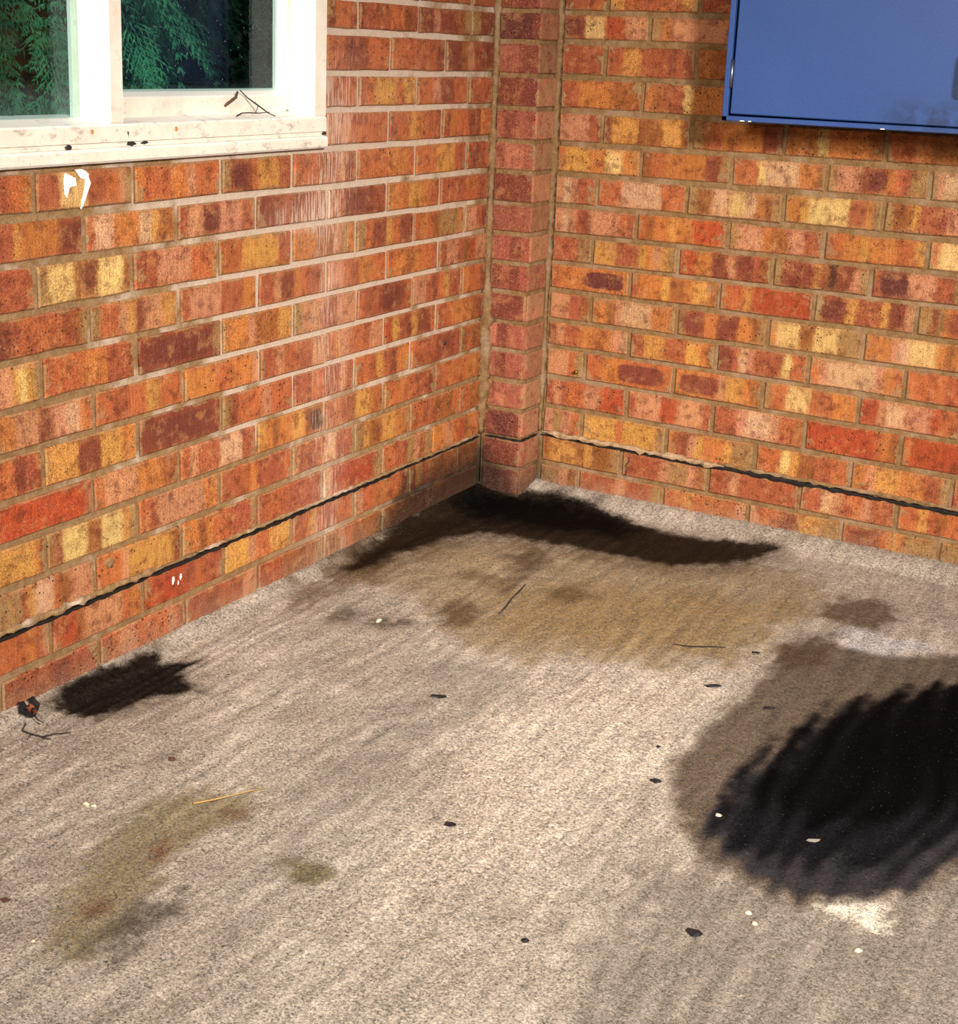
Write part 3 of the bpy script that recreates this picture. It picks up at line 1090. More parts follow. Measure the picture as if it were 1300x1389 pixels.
ribbon('damp_course_strip', lpath(-2.5, -1.33, -0.003), M_DPC, wall_left, .0036, .0026, .0040, 1)
ribbon('damp_course_strip', lpath(-1.33, -0.50, -0.003), M_DPC, wall_left, .0030, .0024, .0036, 2)
ribbon('damp_course_strip', lpath(-0.50, -0.11, -0.001), M_DPC, wall_left, .0022, .0018, .0025, 3)
ribbon('mortar_lip', lpath(-2.5, -1.30, 0.0075), M_ML, wall_left, .005, .0065, .0085, 4)
ribbon('mortar_lip', lpath(-1.20, -0.12, 0.0055), M_ML, wall_left, .003, .0040, .0040, 5)
ribbon('mortar_lip', rpath(0.125, 0.62, 0.003), M_LIP, wall_right, .0065, .0075, .0110, 6)
ribbon('mortar_lip', rpath(0.60, 2.40, 0.008), M_MR, wall_right, .005, .0050, .0050, 7)
ribbon('damp_course_strip', rpath(0.12, 0.62, -0.0055), M_DPC, wall_right, .0022, .0022, .0050, 8)
ribbon('damp_course_strip', rpath(0.58, 0.86, -0.001), M_DPC, wall_right, .0065, .0058, .0050, 9)
ribbon('damp_course_strip', rpath(0.85, 2.40, -0.002), M_DPC, wall_right, .0042, .0036, .0050, 10)
pp = [(0.012 + 0.0085 * i, -PB_, 0.151, 0, -1) for i in range(12)]
pp += [(PA - .003, -PB_ + .002, 0.1505, .7, -.7)]
pp += [(PA, -PB_ + .008 + 0.0085 * i, 0.151, 1, 0) for i in range(11)]
ribbon('damp_course_strip', pp, M_DPC, wall_pier, .0022, .0022, .0022, 11)


def corner_fillet(x, y, sx, sy, z0, z1, wfun, seed, mat, parent):
    """lumpy mortar squeezed into an internal corner; sx, sy point into the room"""
    rnd = random.Random(seed)
    n = int((z1 - z0) / 0.011)
    v, f = [], []
    for i in range(n + 1):
        z = z0 + (z1 - z0) * i / n
        w = wfun(z)
        a = w * rnd.uniform(.7, 1.3)
        b = w * rnd.uniform(.7, 1.3)
        m = w * rnd.uniform(.35, .62)
        for px, py in ((-.006, -.006), (a, -.004), (m, m * .9), (-.004, b)):
            v.append((x + sx * px, y + sy * py, z))
    for i in range(n):
        for j in range(4):
            j2 = (j + 1) % 4
            q = (i * 4 + j, i * 4 + j2, (i + 1) * 4 + j2, (i + 1) * 4 + j)
            f.append(q if sx * sy > 0 else q[::-1])
    f.append((0, 1, 2, 3))
    f.append((n * 4 + 3, n * 4 + 2, n * 4 + 1, n * 4))
    return mesh_obj('mortar_fillet', v, f, mat, parent, smooth=True)


corner_fillet(0, -PB_, 1, -1, 0.155, 1.60, lambda z: 0.011 + 0.010 * max(0, math.sin((z - .15) * 7)) * (z < .62) + .003 * math.sin(z * 31), 3, M_FIL, wall_pier)
corner_fillet(PA, 0, 1, -1, 0.16, 1.60, lambda z: 0.0075 + .003 * math.sin(z * 23) + (.004 if .7 < z < 1.1 else 0), 4, M_FIL, wall_pier)

v, f = blob(0.0005, -1.432, 0.205, 0.013, 81, (.22, 1.0, .8))
MB().add(v, f).build('mortar_blob', M_ML, wall_left, True)
for i, (yy, zz, rr) in enumerate(((-1.268, 0.119, .0055), (-1.247, 0.120, .0045), (-1.254, 0.110, .003))):
    v, f = blob(0.001, yy, zz, rr, 90 + i, (.35, .6, 1.5))
    MB().add(v, f).build('lime_splash', M_WHITE, wall_left, True)

# ------------------------------------------------------------------ floor
STAIN = {
    'oil_corner': [(-0.01, -0.405), (-0.021, -0.25), (-0.023, -0.099), (0.088, -0.062), (0.162, -0.038), (0.302, -0.068), (0.413, -0.091), (0.524, -0.124), (0.631, -0.11), (0.757, -0.055), (0.801, -0.067), (0.766, -0.183), (0.696, -0.281), (0.609, -0.327), (0.521, -0.333), (0.433, -0.343), (0.36, -0.348), (0.251, -0.364), (0.166, -0.389), (0.122, -0.485), (0.092, -0.628), (0.078, -0.753), (0.052, -0.772), (0.013, -0.584)],
    'oil_core': [(0.033, -0.268), (-0.017, -0.11), (0.094, -0.073), (0.215, -0.059), (0.352, -0.088), (0.472, -0.136), (0.455, -0.227), (0.351, -0.252), (0.211, -0.289), (0.12, -0.309)],
    'damp': [(0.085, -0.819), (0.092, -0.628), (0.13, -0.498), (0.269, -0.396), (0.525, -0.342), (0.751, -0.241), (0.882, -0.169), (0.974, -0.256), (0.997, -0.391), (0.969, -0.594), (0.933, -0.745), (0.824, -0.842), (0.642, -0.91), (0.589, -0.988), (0.496, -0.992), (0.386, -0.92), (0.341, -0.86), (0.245, -0.806)],
    'damp2': [(0.415, -0.854), (0.412, -0.661), (0.522, -0.529), (0.736, -0.427), (0.908, -0.406), (0.933, -0.576), (0.877, -0.752), (0.751, -0.813), (0.619, -0.864), (0.503, -0.89)],
    'palecor': [(0.166, -0.574), (0.217, -0.513), (0.325, -0.534), (0.314, -0.615), (0.23, -0.631)],
    'brn1': [(0.326, -0.832), (0.366, -0.769), (0.421, -0.803), (0.434, -0.886), (0.383, -0.913)],
    'brn2': [(0.302, -0.492), (0.341, -0.423), (0.413, -0.526), (0.392, -0.623)],
    'brn3': [(0.463, -0.624), (0.518, -0.558), (0.559, -0.606), (0.51, -0.681)],
    'brn4': [(0.303, -0.66), (0.245, -0.687), (0.274, -0.61), (0.392, -0.623), (0.409, -0.688)],
    'stn_outer': [(0.987, -0.625), (0.987, -0.897), (0.972, -1.01), (0.987, -1.172), (1.024, -1.299), (1.084, -1.383), (1.133, -1.424), (1.225, -1.44), (1.279, -1.446), (1.366, -1.361), (1.409, -1.289), (1.437, -1.227), (1.62, -0.989), (1.525, -0.358), (1.279, -0.461), (1.159, -0.546), (1.057, -0.541)],
    'stn_inner': [(1.078, -1.231), (1.089, -1.179), (1.084, -1.06), (1.107, -1.014), (1.117, -0.926), (1.137, -0.817), (1.17, -0.77), (1.231, -0.672), (1.307, -0.6), (1.439, -0.45), (1.585, -0.89), (1.42, -1.145), (1.381, -1.253), (1.332, -1.308), (1.267, -1.341), (1.211, -1.367), (1.141, -1.356), (1.101, -1.323), (1.084, -1.271)],
    'stn_mid': [(1.087, -1.333), (1.078, -1.181), (1.13, -0.966), (1.209, -0.742), (1.311, -0.616), (1.446, -0.503), (1.58, -0.989), (1.432, -1.207), (1.394, -1.31), (1.349, -1.372), (1.292, -1.421), (1.231, -1.426), (1.155, -1.394)],
    'stn_black': [(1.109, -1.201), (1.126, -0.953), (1.175, -0.766), (1.243, -0.667), (1.439, -0.45), (1.561, -0.864), (1.399, -1.044), (1.313, -1.154), (1.226, -1.239), (1.166, -1.229)],
    'left_oil': [(0.041, -1.616), (0.003, -1.529), (0.003, -1.457), (0.013, -1.373), (0.029, -1.342), (0.065, -1.356), (0.101, -1.323), (0.12, -1.375), (0.187, -1.412), (0.153, -1.46), (0.126, -1.513), (0.118, -1.592), (0.079, -1.603)],
    'olive': [(0.466, -1.626), (0.507, -1.651), (0.516, -1.695), (0.499, -1.79), (0.498, -1.858), (0.524, -1.935), (0.553, -1.993), (0.555, -2.046), (0.502, -2.081), (0.464, -1.995), (0.435, -1.933), (0.385, -1.832), (0.379, -1.75), (0.414, -1.675)],
    'rust1': [(0.454, -1.832), (0.469, -1.81), (0.5, -1.834), (0.491, -1.856)],
    'rust2': [(0.487, -1.989), (0.489, -1.954), (0.515, -1.97), (0.505, -1.996)],
    'rust3': [(0.477, -1.691), (0.504, -1.673), (0.526, -1.7), (0.506, -1.717)],
    'dk1': [(0.545, -1.93), (0.576, -1.9), (0.607, -1.928), (0.596, -1.964), (0.6, -2.016), (0.57, -2.036), (0.55, -1.976)],
    'olv2': [(0.64, -1.752), (0.672, -1.726), (0.711, -1.737), (0.703, -1.769), (0.679, -1.779)],
    'greyR': [(1.052, -1.497), (1.139, -1.438), (1.246, -1.441), (1.371, -1.379), (1.469, -1.238), (1.61, -1.417), (1.518, -1.623), (1.128, -1.878), (1.086, -1.712)],
    'brnR1': [(0.969, -0.594), (0.976, -0.523), (1.029, -0.499), (1.094, -0.57), (1.09, -0.655), (1.02, -0.704)],
    'brnR2': [(0.985, -0.375), (1.015, -0.288), (1.096, -0.27), (1.139, -0.338), (1.11, -0.414), (1.053, -0.423), (1.009, -0.43)],
    'white': [(1.302, -1.43), (1.33, -1.412), (1.367, -1.383), (1.378, -1.447), (1.358, -1.461), (1.338, -1.441)],
    'bluish': [(1.065, -0.57), (1.076, -0.452), (1.151, -0.457), (1.218, -0.44), (1.196, -0.527), (1.118, -0.607)],
    'bright': [(0.612, -1.192), (0.68, -0.924), (0.944, -0.777), (0.973, -1.074), (0.99, -1.241), (0.94, -1.504), (0.858, -1.77), (0.795, -1.813), (0.725, -1.476)],
    'dkL1': [(0.154, -0.994), (0.172, -0.943), (0.225, -0.967), (0.228, -1.023), (0.187, -1.039)],
    'dkL2': [(0.255, -0.991), (0.261, -0.941), (0.329, -0.938), (0.331, -0.981), (0.31, -1.027)],
    'foot': [(0.034, -0.933), (0.02, -0.727), (0.019, -0.451), (0.063, -0.246), (0.105, -0.32), (0.114, -0.6), (0.11, -0.827), (0.13, -1.011)],
    'greyL': [(0.45, -1.025), (0.527, -0.991), (0.648, -1.097), (0.619, -1.205), (0.565, -1.309), (0.568, -1.445), (0.541, -1.548), (0.496, -1.404), (0.481, -1.177)],
    'greyL2': [(0.551, -1.541), (0.56, -1.39), (0.57, -1.222), (0.651, -1.445), (0.664, -1.643), (0.689, -1.864), (0.701, -1.967), (0.671, -1.987), (0.628, -1.803)],
}
# name, colour, strength, feather (m), ragged edge (m), follows the tamping ridges
LAYERS = [
    ('bright', (230, 208, 182), .35, .09, .08, 0),
    ('greyL', (150, 136, 120), .55, .06, .06, .5),
    ('greyL2', (150, 136, 122), .45, .06, .06, .5),
    ('greyR', (132, 118, 104), .70, .06, .07, .2),
    ('foot', (120, 92, 72), .65, .035, .05, .2),
    ('damp', (154, 128, 90), .68, .05, .045, 0),
    ('damp2', (148, 114, 62), .55, .09, .06, 0),
    ('palecor', (176, 152, 112), .6, .03, .02, 0),
    ('oil_corner', (92, 72, 48), .72, .07, .03, 0, .05),
    ('oil_corner', (38, 25, 14), .96, .018, .014, .1),
    ('oil_core', (10, 7, 5), .98, .05, .04, 0),
    ('brn1', (92, 64, 36), .75, .03, .02, 0),
    ('brn2', (84, 62, 38), .75, .03, .03, 0),
    ('brn3', (94, 66, 36), .65, .025, .02, 0),
    ('brn4', (110, 84, 52), .6, .02, .015, 0),
    ('dkL1', (98, 82, 66), .75, .02, .02, 0),
    ('dkL2', (92, 76, 60), .75, .015, .02, 0),
    ('bluish', (206, 196, 194), .65, .03, .03, 0),
    ('brnR2', (96, 74, 50), .85, .02, .025, 0),
    ('stn_outer', (98, 79, 62), .92, .022, .016, 0),
    ('brnR1', (88, 66, 46), .85, .025, .03, 0),
    ('stn_mid', (40, 38, 42), .94, .016, .016, .5),
    ('stn_inner', (20, 19, 22), .95, .03, .02, .9),
    ('stn_black', (5, 4, 4), .98, .03, .03, 1.0),
    ('white', (250, 232, 204), .85, .014, .028, 0),
    ('left_oil', (96, 76, 56), .6, .03, .03, 0, .012),
    ('left_oil', (24, 16, 10), .97, .012, .012, .15),
    ('olive', (140, 122, 86), .78, .03, .03, .15),
    ('rust1', (128, 86, 62), .75, .014, .01, 0),
    ('rust2', (122, 82, 58), .75, .014, .01, 0),
    ('rust3', (126, 90, 66), .75, .014, .01, 0),
    ('dk1', (82, 70, 58), .80, .025, .03, .3),
    ('olv2', (120, 104, 70), .85, .015, .015, 0),
]


def poly_sd(px, py, poly):
    d = np.full(px.shape, 1e9)
    ins = np.zeros(px.shape, bool)
    n = len(poly)
    for i in range(n):
        x0, y0 = poly[i]
        x1, y1 = poly[(i + 1) % n]
        ex, ey = x1 - x0, y1 - y0
        t = np.clip(((px - x0) * ex + (py - y0) * ey) / (ex * ex + ey * ey + 1e-12), 0, 1)
        d = np.minimum(d, (px - x0 - ex * t) ** 2 + (py - y0 - ey * t) ** 2)
        c = ((y0 > py) != (y1 > py)) & (px < (x1 - x0) * (py - y0) / (y1 - y0 + 1e-12) + x0)
        ins ^= c
    d = np.sqrt(d)
    return np.where(ins, -d, d)


def ridge(x, y):
    warp = (fbm(x * 6, y * 1.9, 3, 3) - .5) * 0.17 + 0.03 * y
    return np.sin((x + warp) * 2 * np.pi / 0.046)


def floor_z(x, y):
    x = np.asarray(x, float)
    y = np.asarray(y, float)
    amp = 0.0009 * (0.15 + 1.0 * vn(x * 2.1 + 5, y * 1.3, 8)) * sst(-0.05, -0.35, y)
    z = ridge(x, y) * amp * (0.6 + 0.8 * vn(x * 30, y * 8, 21))
    z = z + (fbm(x * 26, y * 18, 12, 4) - .5) * 0.0042
    z = z + (fbm(x * 120, y * 90, 31, 2) - .5) * 0.0018
    # cement fillet swept up against the walls
    n1 = fbm(x * 9, y * 9, 41, 3)
    dl = np.maximum(x, 0) + np.where(y > 0, 9, 0)
    wl = 0.045 + 0.05 * (n1 - .3)
    z = z + 0.018 * (1 - sst(0, 1, dl / np.maximum(wl, .015)))
    dr = np.maximum(-y, 0)
    wr = 0.075 + 0.09 * (n1 - .3)
    z = z + 0.026 * (1 - sst(0, 1, dr / np.maximum(wr, .02)))
    return z


def axis_pts(lo, a, b, hi, fine, coarse):
    p = list(np.arange(lo, a, coarse)) + list(np.arange(a, b, fine)) + list(np.arange(b, hi + coarse, coarse))
    return np.array(p)


fxs = axis_pts(-0.05, -0.04, 1.72, 4.2, 0.0045, 0.07)
fys = axis_pts(-5.2, -2.30, 0.04, 0.05, 0.0045, 0.07)
X, Y = np.meshgrid(fxs, fys)
Z = floor_z(X, Y)
nx, ny = len(fxs), len(fys)
verts = np.stack([X, Y, Z], -1).reshape(-1, 3)
ii = np.arange(nx * ny).reshape(ny, nx)
quads = np.stack([ii[:-1, :-1], ii[:-1, 1:], ii[1:, 1:], ii[1:, :-1]], -1).reshape(-1, 4)
me = bpy.data.meshes.new('floor')
me.vertices.add(len(verts))
me.vertices.foreach_set('co', verts.astype(np.float32).ravel())
me.loops.add(len(quads) * 4)
me.loops.foreach_set('vertex_index', quads.astype(np.int32).ravel())
me.polygons.add(len(quads))
me.polygons.foreach_set('loop_start', (np.arange(len(quads)) * 4).astype(np.int32))
me.polygons.foreach_set('use_smooth', np.ones(len(quads), bool))
me.update(calc_edges=True)
x, y = verts[:, 0], verts[:, 1]
n_edge = fbm(x * 13, y * 13, 77, 4) - .5
n_edge2 = fbm(x * 48, y * 34, 99, 3) - .5
rd = ridge(x, y) * .5 + .5
rgb = np.zeros((len(x), 3))
al = np.zeros(len(x))
wet = np.zeros(len(x))
for nm, c, s, fe, rag, rid, *off in LAYERS:
    off = off[0] if off else 0.0
    pl = STAIN[nm]
    bx = np.array(pl)
    pad = fe + rag + 0.05 + off
    m = (x > bx[:, 0].min() - pad) & (x < bx[:, 0].max() + pad) & (y > bx[:, 1].min() - pad) & (y < bx[:, 1].max() + pad)
    sd = poly_sd(x[m], y[m], pl) + n_edge[m] * 2.2 * rag + n_edge2[m] * 1.8 * rag - off
    if rid:
        sd = sd + (rd[m] - .5) * rid * 0.030
    a = s * sst(fe, -fe, sd)
    if off:
        a = a * sst(0.06, 0.17, -y[m])
    if rid:
        a = a * (1 - 0.16 * rid * rd[m] * sst(-0.16, 0.0, sd))
    cl = np.array(C(*c))
    A = al[m]
    na = a + A * (1 - a)
    rgb[m] = (cl[None] * a[:, None] + rgb[m] * (A * (1 - a))[:, None]) / np.maximum(na, 1e-6)[:, None]
    al[m] = na
    if nm in ('oil_corner', 'oil_core', 'stn_inner', 'stn_black', 'left_oil'):
        wet[m] = np.maximum(wet[m], a)
at = me.attributes.new('stain', 'FLOAT_COLOR', 'POINT')
at.data.foreach_set('color', np.concatenate([rgb, al[:, None]], 1).astype(np.float32).ravel())
at = me.attributes.new('crest', 'FLOAT', 'POINT')
at.data.foreach_set('value', (0.5 + (rd * (0.5 + vn(x * 40, y * 6, 61)) - 0.5) * sst(-0.16, -0.34, y)).astype(np.float32))
at = me.attributes.new('wet', 'FLOAT', 'POINT')
at.data.foreach_set('value', wet.astype(np.float32))
me.materials.append(M_FLOOR)
floor = link(bpy.data.objects.new('floor', me))
tag(floor, 'rough tamped concrete floor with black oil and damp stains', 'floor', kind='structure')

# ------------------------------------------------------------------ ceiling, ground outside
mb = MB().box((-0.105, -5.2, WALL_TOP), (4.2, 0.105, WALL_TOP + 0.08))
tag(mb.build('ceiling', M_CEIL), 'pale board ceiling resting on top of both brick walls', 'ceiling', kind='structure')
mb = MB().box((-6.0, -5.2, -0.25), (-0.106, 4.0, -0.08))
tag(mb.build('ground_outside', M_EARTH), 'bare garden soil outside the window, under the conifers', 'ground', kind='structure')

# ------------------------------------------------------------------ window
win = empty('window_1', (0, -1.39, WZ0))
tag(win, 'cream painted wooden window above its sill in the left brick wall', 'window', kind='structure')
wo = Vector(win.location)


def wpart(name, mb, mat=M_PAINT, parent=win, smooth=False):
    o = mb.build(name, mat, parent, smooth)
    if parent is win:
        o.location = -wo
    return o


FR = 0.004                                   # frame face stands this proud of the bricks
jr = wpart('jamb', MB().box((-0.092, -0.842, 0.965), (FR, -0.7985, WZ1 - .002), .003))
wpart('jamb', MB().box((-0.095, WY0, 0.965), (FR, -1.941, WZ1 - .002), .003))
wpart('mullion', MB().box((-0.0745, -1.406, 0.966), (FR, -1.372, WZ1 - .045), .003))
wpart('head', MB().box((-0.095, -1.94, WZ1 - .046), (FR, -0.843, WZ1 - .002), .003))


def wedge(y0, y1, zf, zb, z0, xb, xf):
    """rail with a sloping top: front edge zf, back edge zb"""
    v = [(xb, y0, z0), (xf, y0, z0), (xf, y0, zf - .003), (xf - .003, y0, zf), (xb, y0, zb),
         (xb, y1, z0), (xf, y1, z0), (xf, y1, zf - .003), (xf - .003, y1, zf), (xb, y1, zb)]
    f = [(0, 1, 2, 3, 4), (9, 8, 7, 6, 5)]
    for i in range(5):
        j = (i + 1) % 5
        f.append((j, i, i + 5, j + 5))
    return MB().add(v, f)


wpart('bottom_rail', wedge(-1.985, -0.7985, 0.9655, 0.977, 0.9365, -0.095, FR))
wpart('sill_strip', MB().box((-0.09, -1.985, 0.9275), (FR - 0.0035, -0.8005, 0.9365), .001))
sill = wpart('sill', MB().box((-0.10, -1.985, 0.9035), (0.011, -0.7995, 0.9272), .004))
# opening sash in the right-hand light
sash = empty('sash', (0, 0, 0), win)
sash.location = -wo
SX0, SX1 = -0.088, -0.052
y0, y1 = -1.3715, -0.8425
MBs = [('sash_stile', MB().box((SX0, y1 - .0165, 0.977), (SX1, y1, 1.90), .002)),
       ('sash_stile', MB().box((SX0, y0, 0.977), (SX1, y0 + .0165, 1.90), .002)),
       ('sash_rail', wedge(y0 + .0165, y1 - .0165, 1.0065, 1.0175, 0.9705, SX0, SX1)),
       ('sash_rail', MB().box((SX0, y0 + .0165, 1.878), (SX1, y1 - .0165, 1.90), .002))]
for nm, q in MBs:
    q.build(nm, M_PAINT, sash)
wpart('pane', MB().box((-0.079, y0 + .012, 1.012), (-0.075, y1 - .012, 1.885)), M_GLASS)
wpart('pane', MB().box((-0.064, -1.944, 0.968), (-0.060, -1.4035, WZ1 - .044)), M_GLASS)
# beads holding the fixed pane on its outer side
wpart('glazing_bead', MB().box((-0.082, -1.94, 0.973), (-0.0645, -1.926, WZ1 - .05), .001))
wpart('glazing_bead', MB().box((-0.0745, -1.419, 0.973), (-0.0645, -1.4065, WZ1 - .05), .001))
# filled screw holes and grime
for (yy, zz, rr) in ((-1.4475, 0.9545, .0042), (-1.2455, 0.9535, .0045)):
    v = [(FR + .0009, yy, zz)] + [(FR + .0004, yy + rr * math.cos(g) * random.uniform(.85, 1.1), zz + rr * math.sin(g)) for g in np.linspace(0, 2 * math.pi, 11)[:-1]]
    wpart('screw_plug', MB().add(v, [(0, 1 + i, 1 + (i + 1) % 10) for i in range(10)]), M_FILLER)


for i, (yy, zz, rr, fl) in enumerate(((-1.50, 0.9305, .006, (.6, 1.2, .8)), (-1.356, 0.9325, .0065, (.5, 1.8, .6)), (-1.325, 0.933, .0045, (.5, 2.4, .5)),
                                      (-1.364, 0.949, .004, (.4, .7, 1.6)), (-0.806, 0.9325, .0055, (.5, 1.4, .6)), (-1.36, 0.918, .003, (.4, .6, 2.0)))):
    v, f = blob(FR - .001, yy, zz, rr, 60 + i, fl)
    wpart('cobweb_grime', MB().add(v, f), M_WEB)
# concrete lintel above the window
MB().box((-0.10, WY0 - .13, WZ1 + .002), (-0.001, WY1 + .13, 2.098), .003).build('lintel', M_LINTEL, wall_left)

# twigs on the sash rail
mb = MB().tube([(-0.0515, -1.01, 1.013), (-0.046, -1.022, 1.003), (-0.048, -1.044, 0.9915), (-.0495, -1.05, .987)], [.0020, .0030, .0030, .0022], 6)
tw = mb.build('twig', M_TWIG, None, True)
tag(tw, 'short thick brown twig leaning on the bottom rail of the right window pane', 'twig', 'twigs on the window ledge')
mb = MB().tube([(-0.050, -1.005, 1.016), (-0.044, -0.99, 1.002), (-0.030, -0.975, 0.988), (-0.012, -0.966, 0.9745), (0.001, -0.962, 0.9695)], [.0011, .0014, .0016, .0013, .0009], 5)
mb.tube([(-0.030, -0.975, 0.988), (-0.026, -0.983, 0.982), (-.024, -.99, .9755)], [.0010, .0009, .0007], 5)
tw = mb.build('twig', M_TWIGD, None, True)
tag(tw, 'thin dark forked twig slanting down from the window rail onto the ledge', 'twig', 'twigs on the window ledge')
mb = MB().tube([(-0.010, -1.063, 0.9715), (-0.020, -1.035, 0.9755), (-0.026, -1.01, 0.9755), (-0.022, -0.985, 0.9745), (-0.018, -0.955, 0.976)], [.0016, .0014, .0013, .0012, .0008], 5)
tw = mb.build('twig', M_TWIGD, None, True)
tag(tw, 'wavy dark twig lying lengthwise along the white window ledge', 'twig', 'twigs on the window ledge')

# white paint splash on a brick under the sill
rnd = random.Random(5)


def splash(cy, cz, pts, name='paint_splash'):
    v = [(0.0032, cy, cz)]
    v += [(0.0022 + rnd.uniform(0, .0004), cy + a, cz + b) for a, b in pts]
    v += [(-0.001, cy + a * 1.02, cz + b * 1.02) for a, b in pts]
    n = len(pts)
    f = [(0, 1 + i, 1 + (i + 1) % n) for i in range(n)]
    f += [(1 + i, 1 + n + i, 1 + n + (i + 1) % n, 1 + (i + 1) % n) for i in range(n)]
    return MB().add(v, f).build(name, M_WHITE, wall_left)


splash(-1.497, 0.874, [(.013, -.004), (.012, .008), (.002, .012), (-.010, .017), (-.013, .004), (-.012, -.016), (-.008, -.022), (-.005, -.006)])
splash(-1.476, 0.882, [(.018, -.006), (.020, .005), (.012, .011), (.004, .014), (-.010, .013), (.004, .004)])
splash(-1.468, 0.866, [(.012, .016), (.016, .006), (.010, -.006), (.002, -.022), (-.006, -.034), (-.005, -.022), (.002, -.004), (.004, .010)])

# ------------------------------------------------------------------ conifers outside
def frond(rnd):
    """flat drooping spray of scale leaves: stem with side shoots"""
    v, f = [], []

    def blade(p, d, ln, w, nrm):
        side = d.cross(nrm).normalized() * w
        b = len(v)
        tip = p + d * ln + Vector((0, 0, -ln * .25))
        v.extend([p - side * .4, p + d * ln * .5 - side, tip, p + d * ln * .5 + side])
        f.append((b, b + 1, b + 2, b + 3))
    L = rnd.uniform(.12, .20)
    nrm = Vector((0, 0, 1))
    ax = Vector((1, 0, -.15)).normalized()
    n = 10
    for i in range(n):
        t = i / (n - 1)
        p = ax * (L * t) + Vector((0, 0, -.09 * t * t))
        for s in (-1, 1):
            d = (Vector((.8, s * .7, rnd.uniform(-.35, .15)))).normalized()
            ln = L * (.40 - .28 * t) * rnd.uniform(.7, 1.2)
            blade(p, d, ln, .0021, nrm)
            for q in (.3, .55, .8):
                for s2 in (-1, 1):
                    dd = (d + Vector((.25, s2 * .75, rnd.uniform(-.3, .1)))).normalized()
                    blade(p + d * ln * q + Vector((0, 0, -ln * q * q * .25)), dd, ln * (.42 - .2 * q), .0019, nrm)
        blade(p, ax, L * .14, .0022, nrm)
    return np.array([tuple(q) for q in v]), np.array(f)


rnd = random.Random(11)
FR_V = [frond(rnd) for _ in range(4)]


hedge = empty('conifer_hedge', (-1.0, 0.0, -0.08))
tag(hedge, 'dense dark green conifer hedge growing outside, seen through the window panes', 'hedge')


def conifer(cx, cy, h, rad, n, seed):
    """one bush of the hedge: sprays (returned), trunk and dead inner growth"""
    rnd = random.Random(seed)
    ox, oy = cx + 1.0, cy
    VS, FS, base = [], [], 0
    for i in range(n):
        z = rnd.uniform(.45, h)
        r_here = rad * (1.05 - .35 * z / h) * (0.86 + .10 * math.sin(z * 9 + seed) + rnd.uniform(-.25, .10))
        g = rnd.uniform(-1.9, 1.9) - .35
        V0, F0 = FR_V[rnd.randrange(4)]
        sc = rnd.uniform(.7, 1.35)
        m = Matrix.Rotation(g, 3, 'Z') @ Matrix.Rotation(rnd.uniform(.1, .95), 3, 'Y') @ Matrix.Rotation(rnd.uniform(-.8, .8), 3, 'X')
        W = (V0 * sc) @ np.array(m).T + np.array([ox + r_here * math.cos(g), oy + r_here * math.sin(g), z])
        VS.append(W)
        FS.append(F0 + base)
        base += len(V0)
    mb = MB().tube([(ox, oy, 0), (ox + .01, oy + .01, h * .5), (ox, oy, h)], [.07, .05, .01], 9)
    mb.build('trunk', M_BARK, hedge, True)
    v, f = [], []
    nn, mm = 14, 10
    for j in range(mm + 1):
        for i in range(nn):
            a = 2 * math.pi * i / nn
            z = .1 + (h - .2) * j / mm
            q = rad * .55 * (1.05 - .4 * z / h) * rnd.uniform(.85, 1.1)
            v.append((ox + q * math.cos(a), oy + q * math.sin(a), z))
    for j in range(mm):
        for i in range(nn):
            i2 = (i + 1) % nn
            f.append((j * nn + i, j * nn + i2, (j + 1) * nn + i2, (j + 1) * nn + i))
    mesh_obj('inner_growth', v, f, M_DEAD, hedge, smooth=True)
    return np.concatenate(VS), np.concatenate(FS)


AV, AF, nb = [], [], 0
for a in ((-0.98, 0.25, 2.6, .62, 1500, 1), (-1.10, -0.68, 2.6, .60, 1200, 2), (-1.75, 0.95, 2.7, .75, 600, 3), (-1.75, -0.2, 2.7, .75, 600, 4)):
    V, F = conifer(*a)
    AV.append(V)
    AF.append(F + nb)
    nb += len(V)
me = bpy.data.meshes.new('foliage')
me.from_pydata(np.concatenate(AV).tolist(), [], np.concatenate(AF).tolist())
me.materials.append(M_FOL)
o = link(bpy.data.objects.new('foliage', me), hedge)
o['kind'] = 'stuff'

# ------------------------------------------------------------------ blue cabinet
CX0, CX1, CZ0, CZ1, CYF = 0.608, 1.240, 0.9765, 1.62, -0.180
cab = empty('wall_cabinet', (CX0, 0, CZ0))
tag(cab, 'blue steel wall cabinet hung on the right brick wall', 'cabinet')
co = Vector(cab.location)
mb = MB()
fw = 0.0165                                                    # rim of the carcass
mb.box((CX0, CYF, CZ0), (CX1, -0.001, CZ0 + .0105), .0012)
mb.box((CX0, CYF, CZ1 - .012), (CX1, -0.001, CZ1), .0012)
mb.box((CX0, CYF, CZ0), (CX0 + fw * .75, -0.001, CZ1), .0012)
mb.box((CX1 - .014, CYF, CZ0), (CX1, -0.001, CZ1), .0012)
mb.box((CX0 + .001, -0.006, CZ0 + .001), (CX1 - .001, -0.001, CZ1 - .001))
o = mb.build('carcass', M_BLUE, cab)
o.location = -co
door = MB().box((0, 0, 0), (CX1 - .017 - (CX0 + .018), .016, CZ1 - .016 - (CZ0 + .0145)), .002).build('door', M_BLUE, cab)
door.location = Vector((CX0 + .0180, CYF + .0005, CZ0 + .0150)) - co
door.rotation_euler = (0, math.radians(0.25), 0)
hg = MB()
hg.tube([(CX0 + .0150, CYF + .0015, 1.046), (CX0 + .0150, CYF + .0015, 1.105)], .0034, 10)
o = hg.build('hinge', M_STEEL, cab, True)
o.location = -co
o['label'] = 'worn steel hinge pin'
hd = MB()
hx = 1.1085
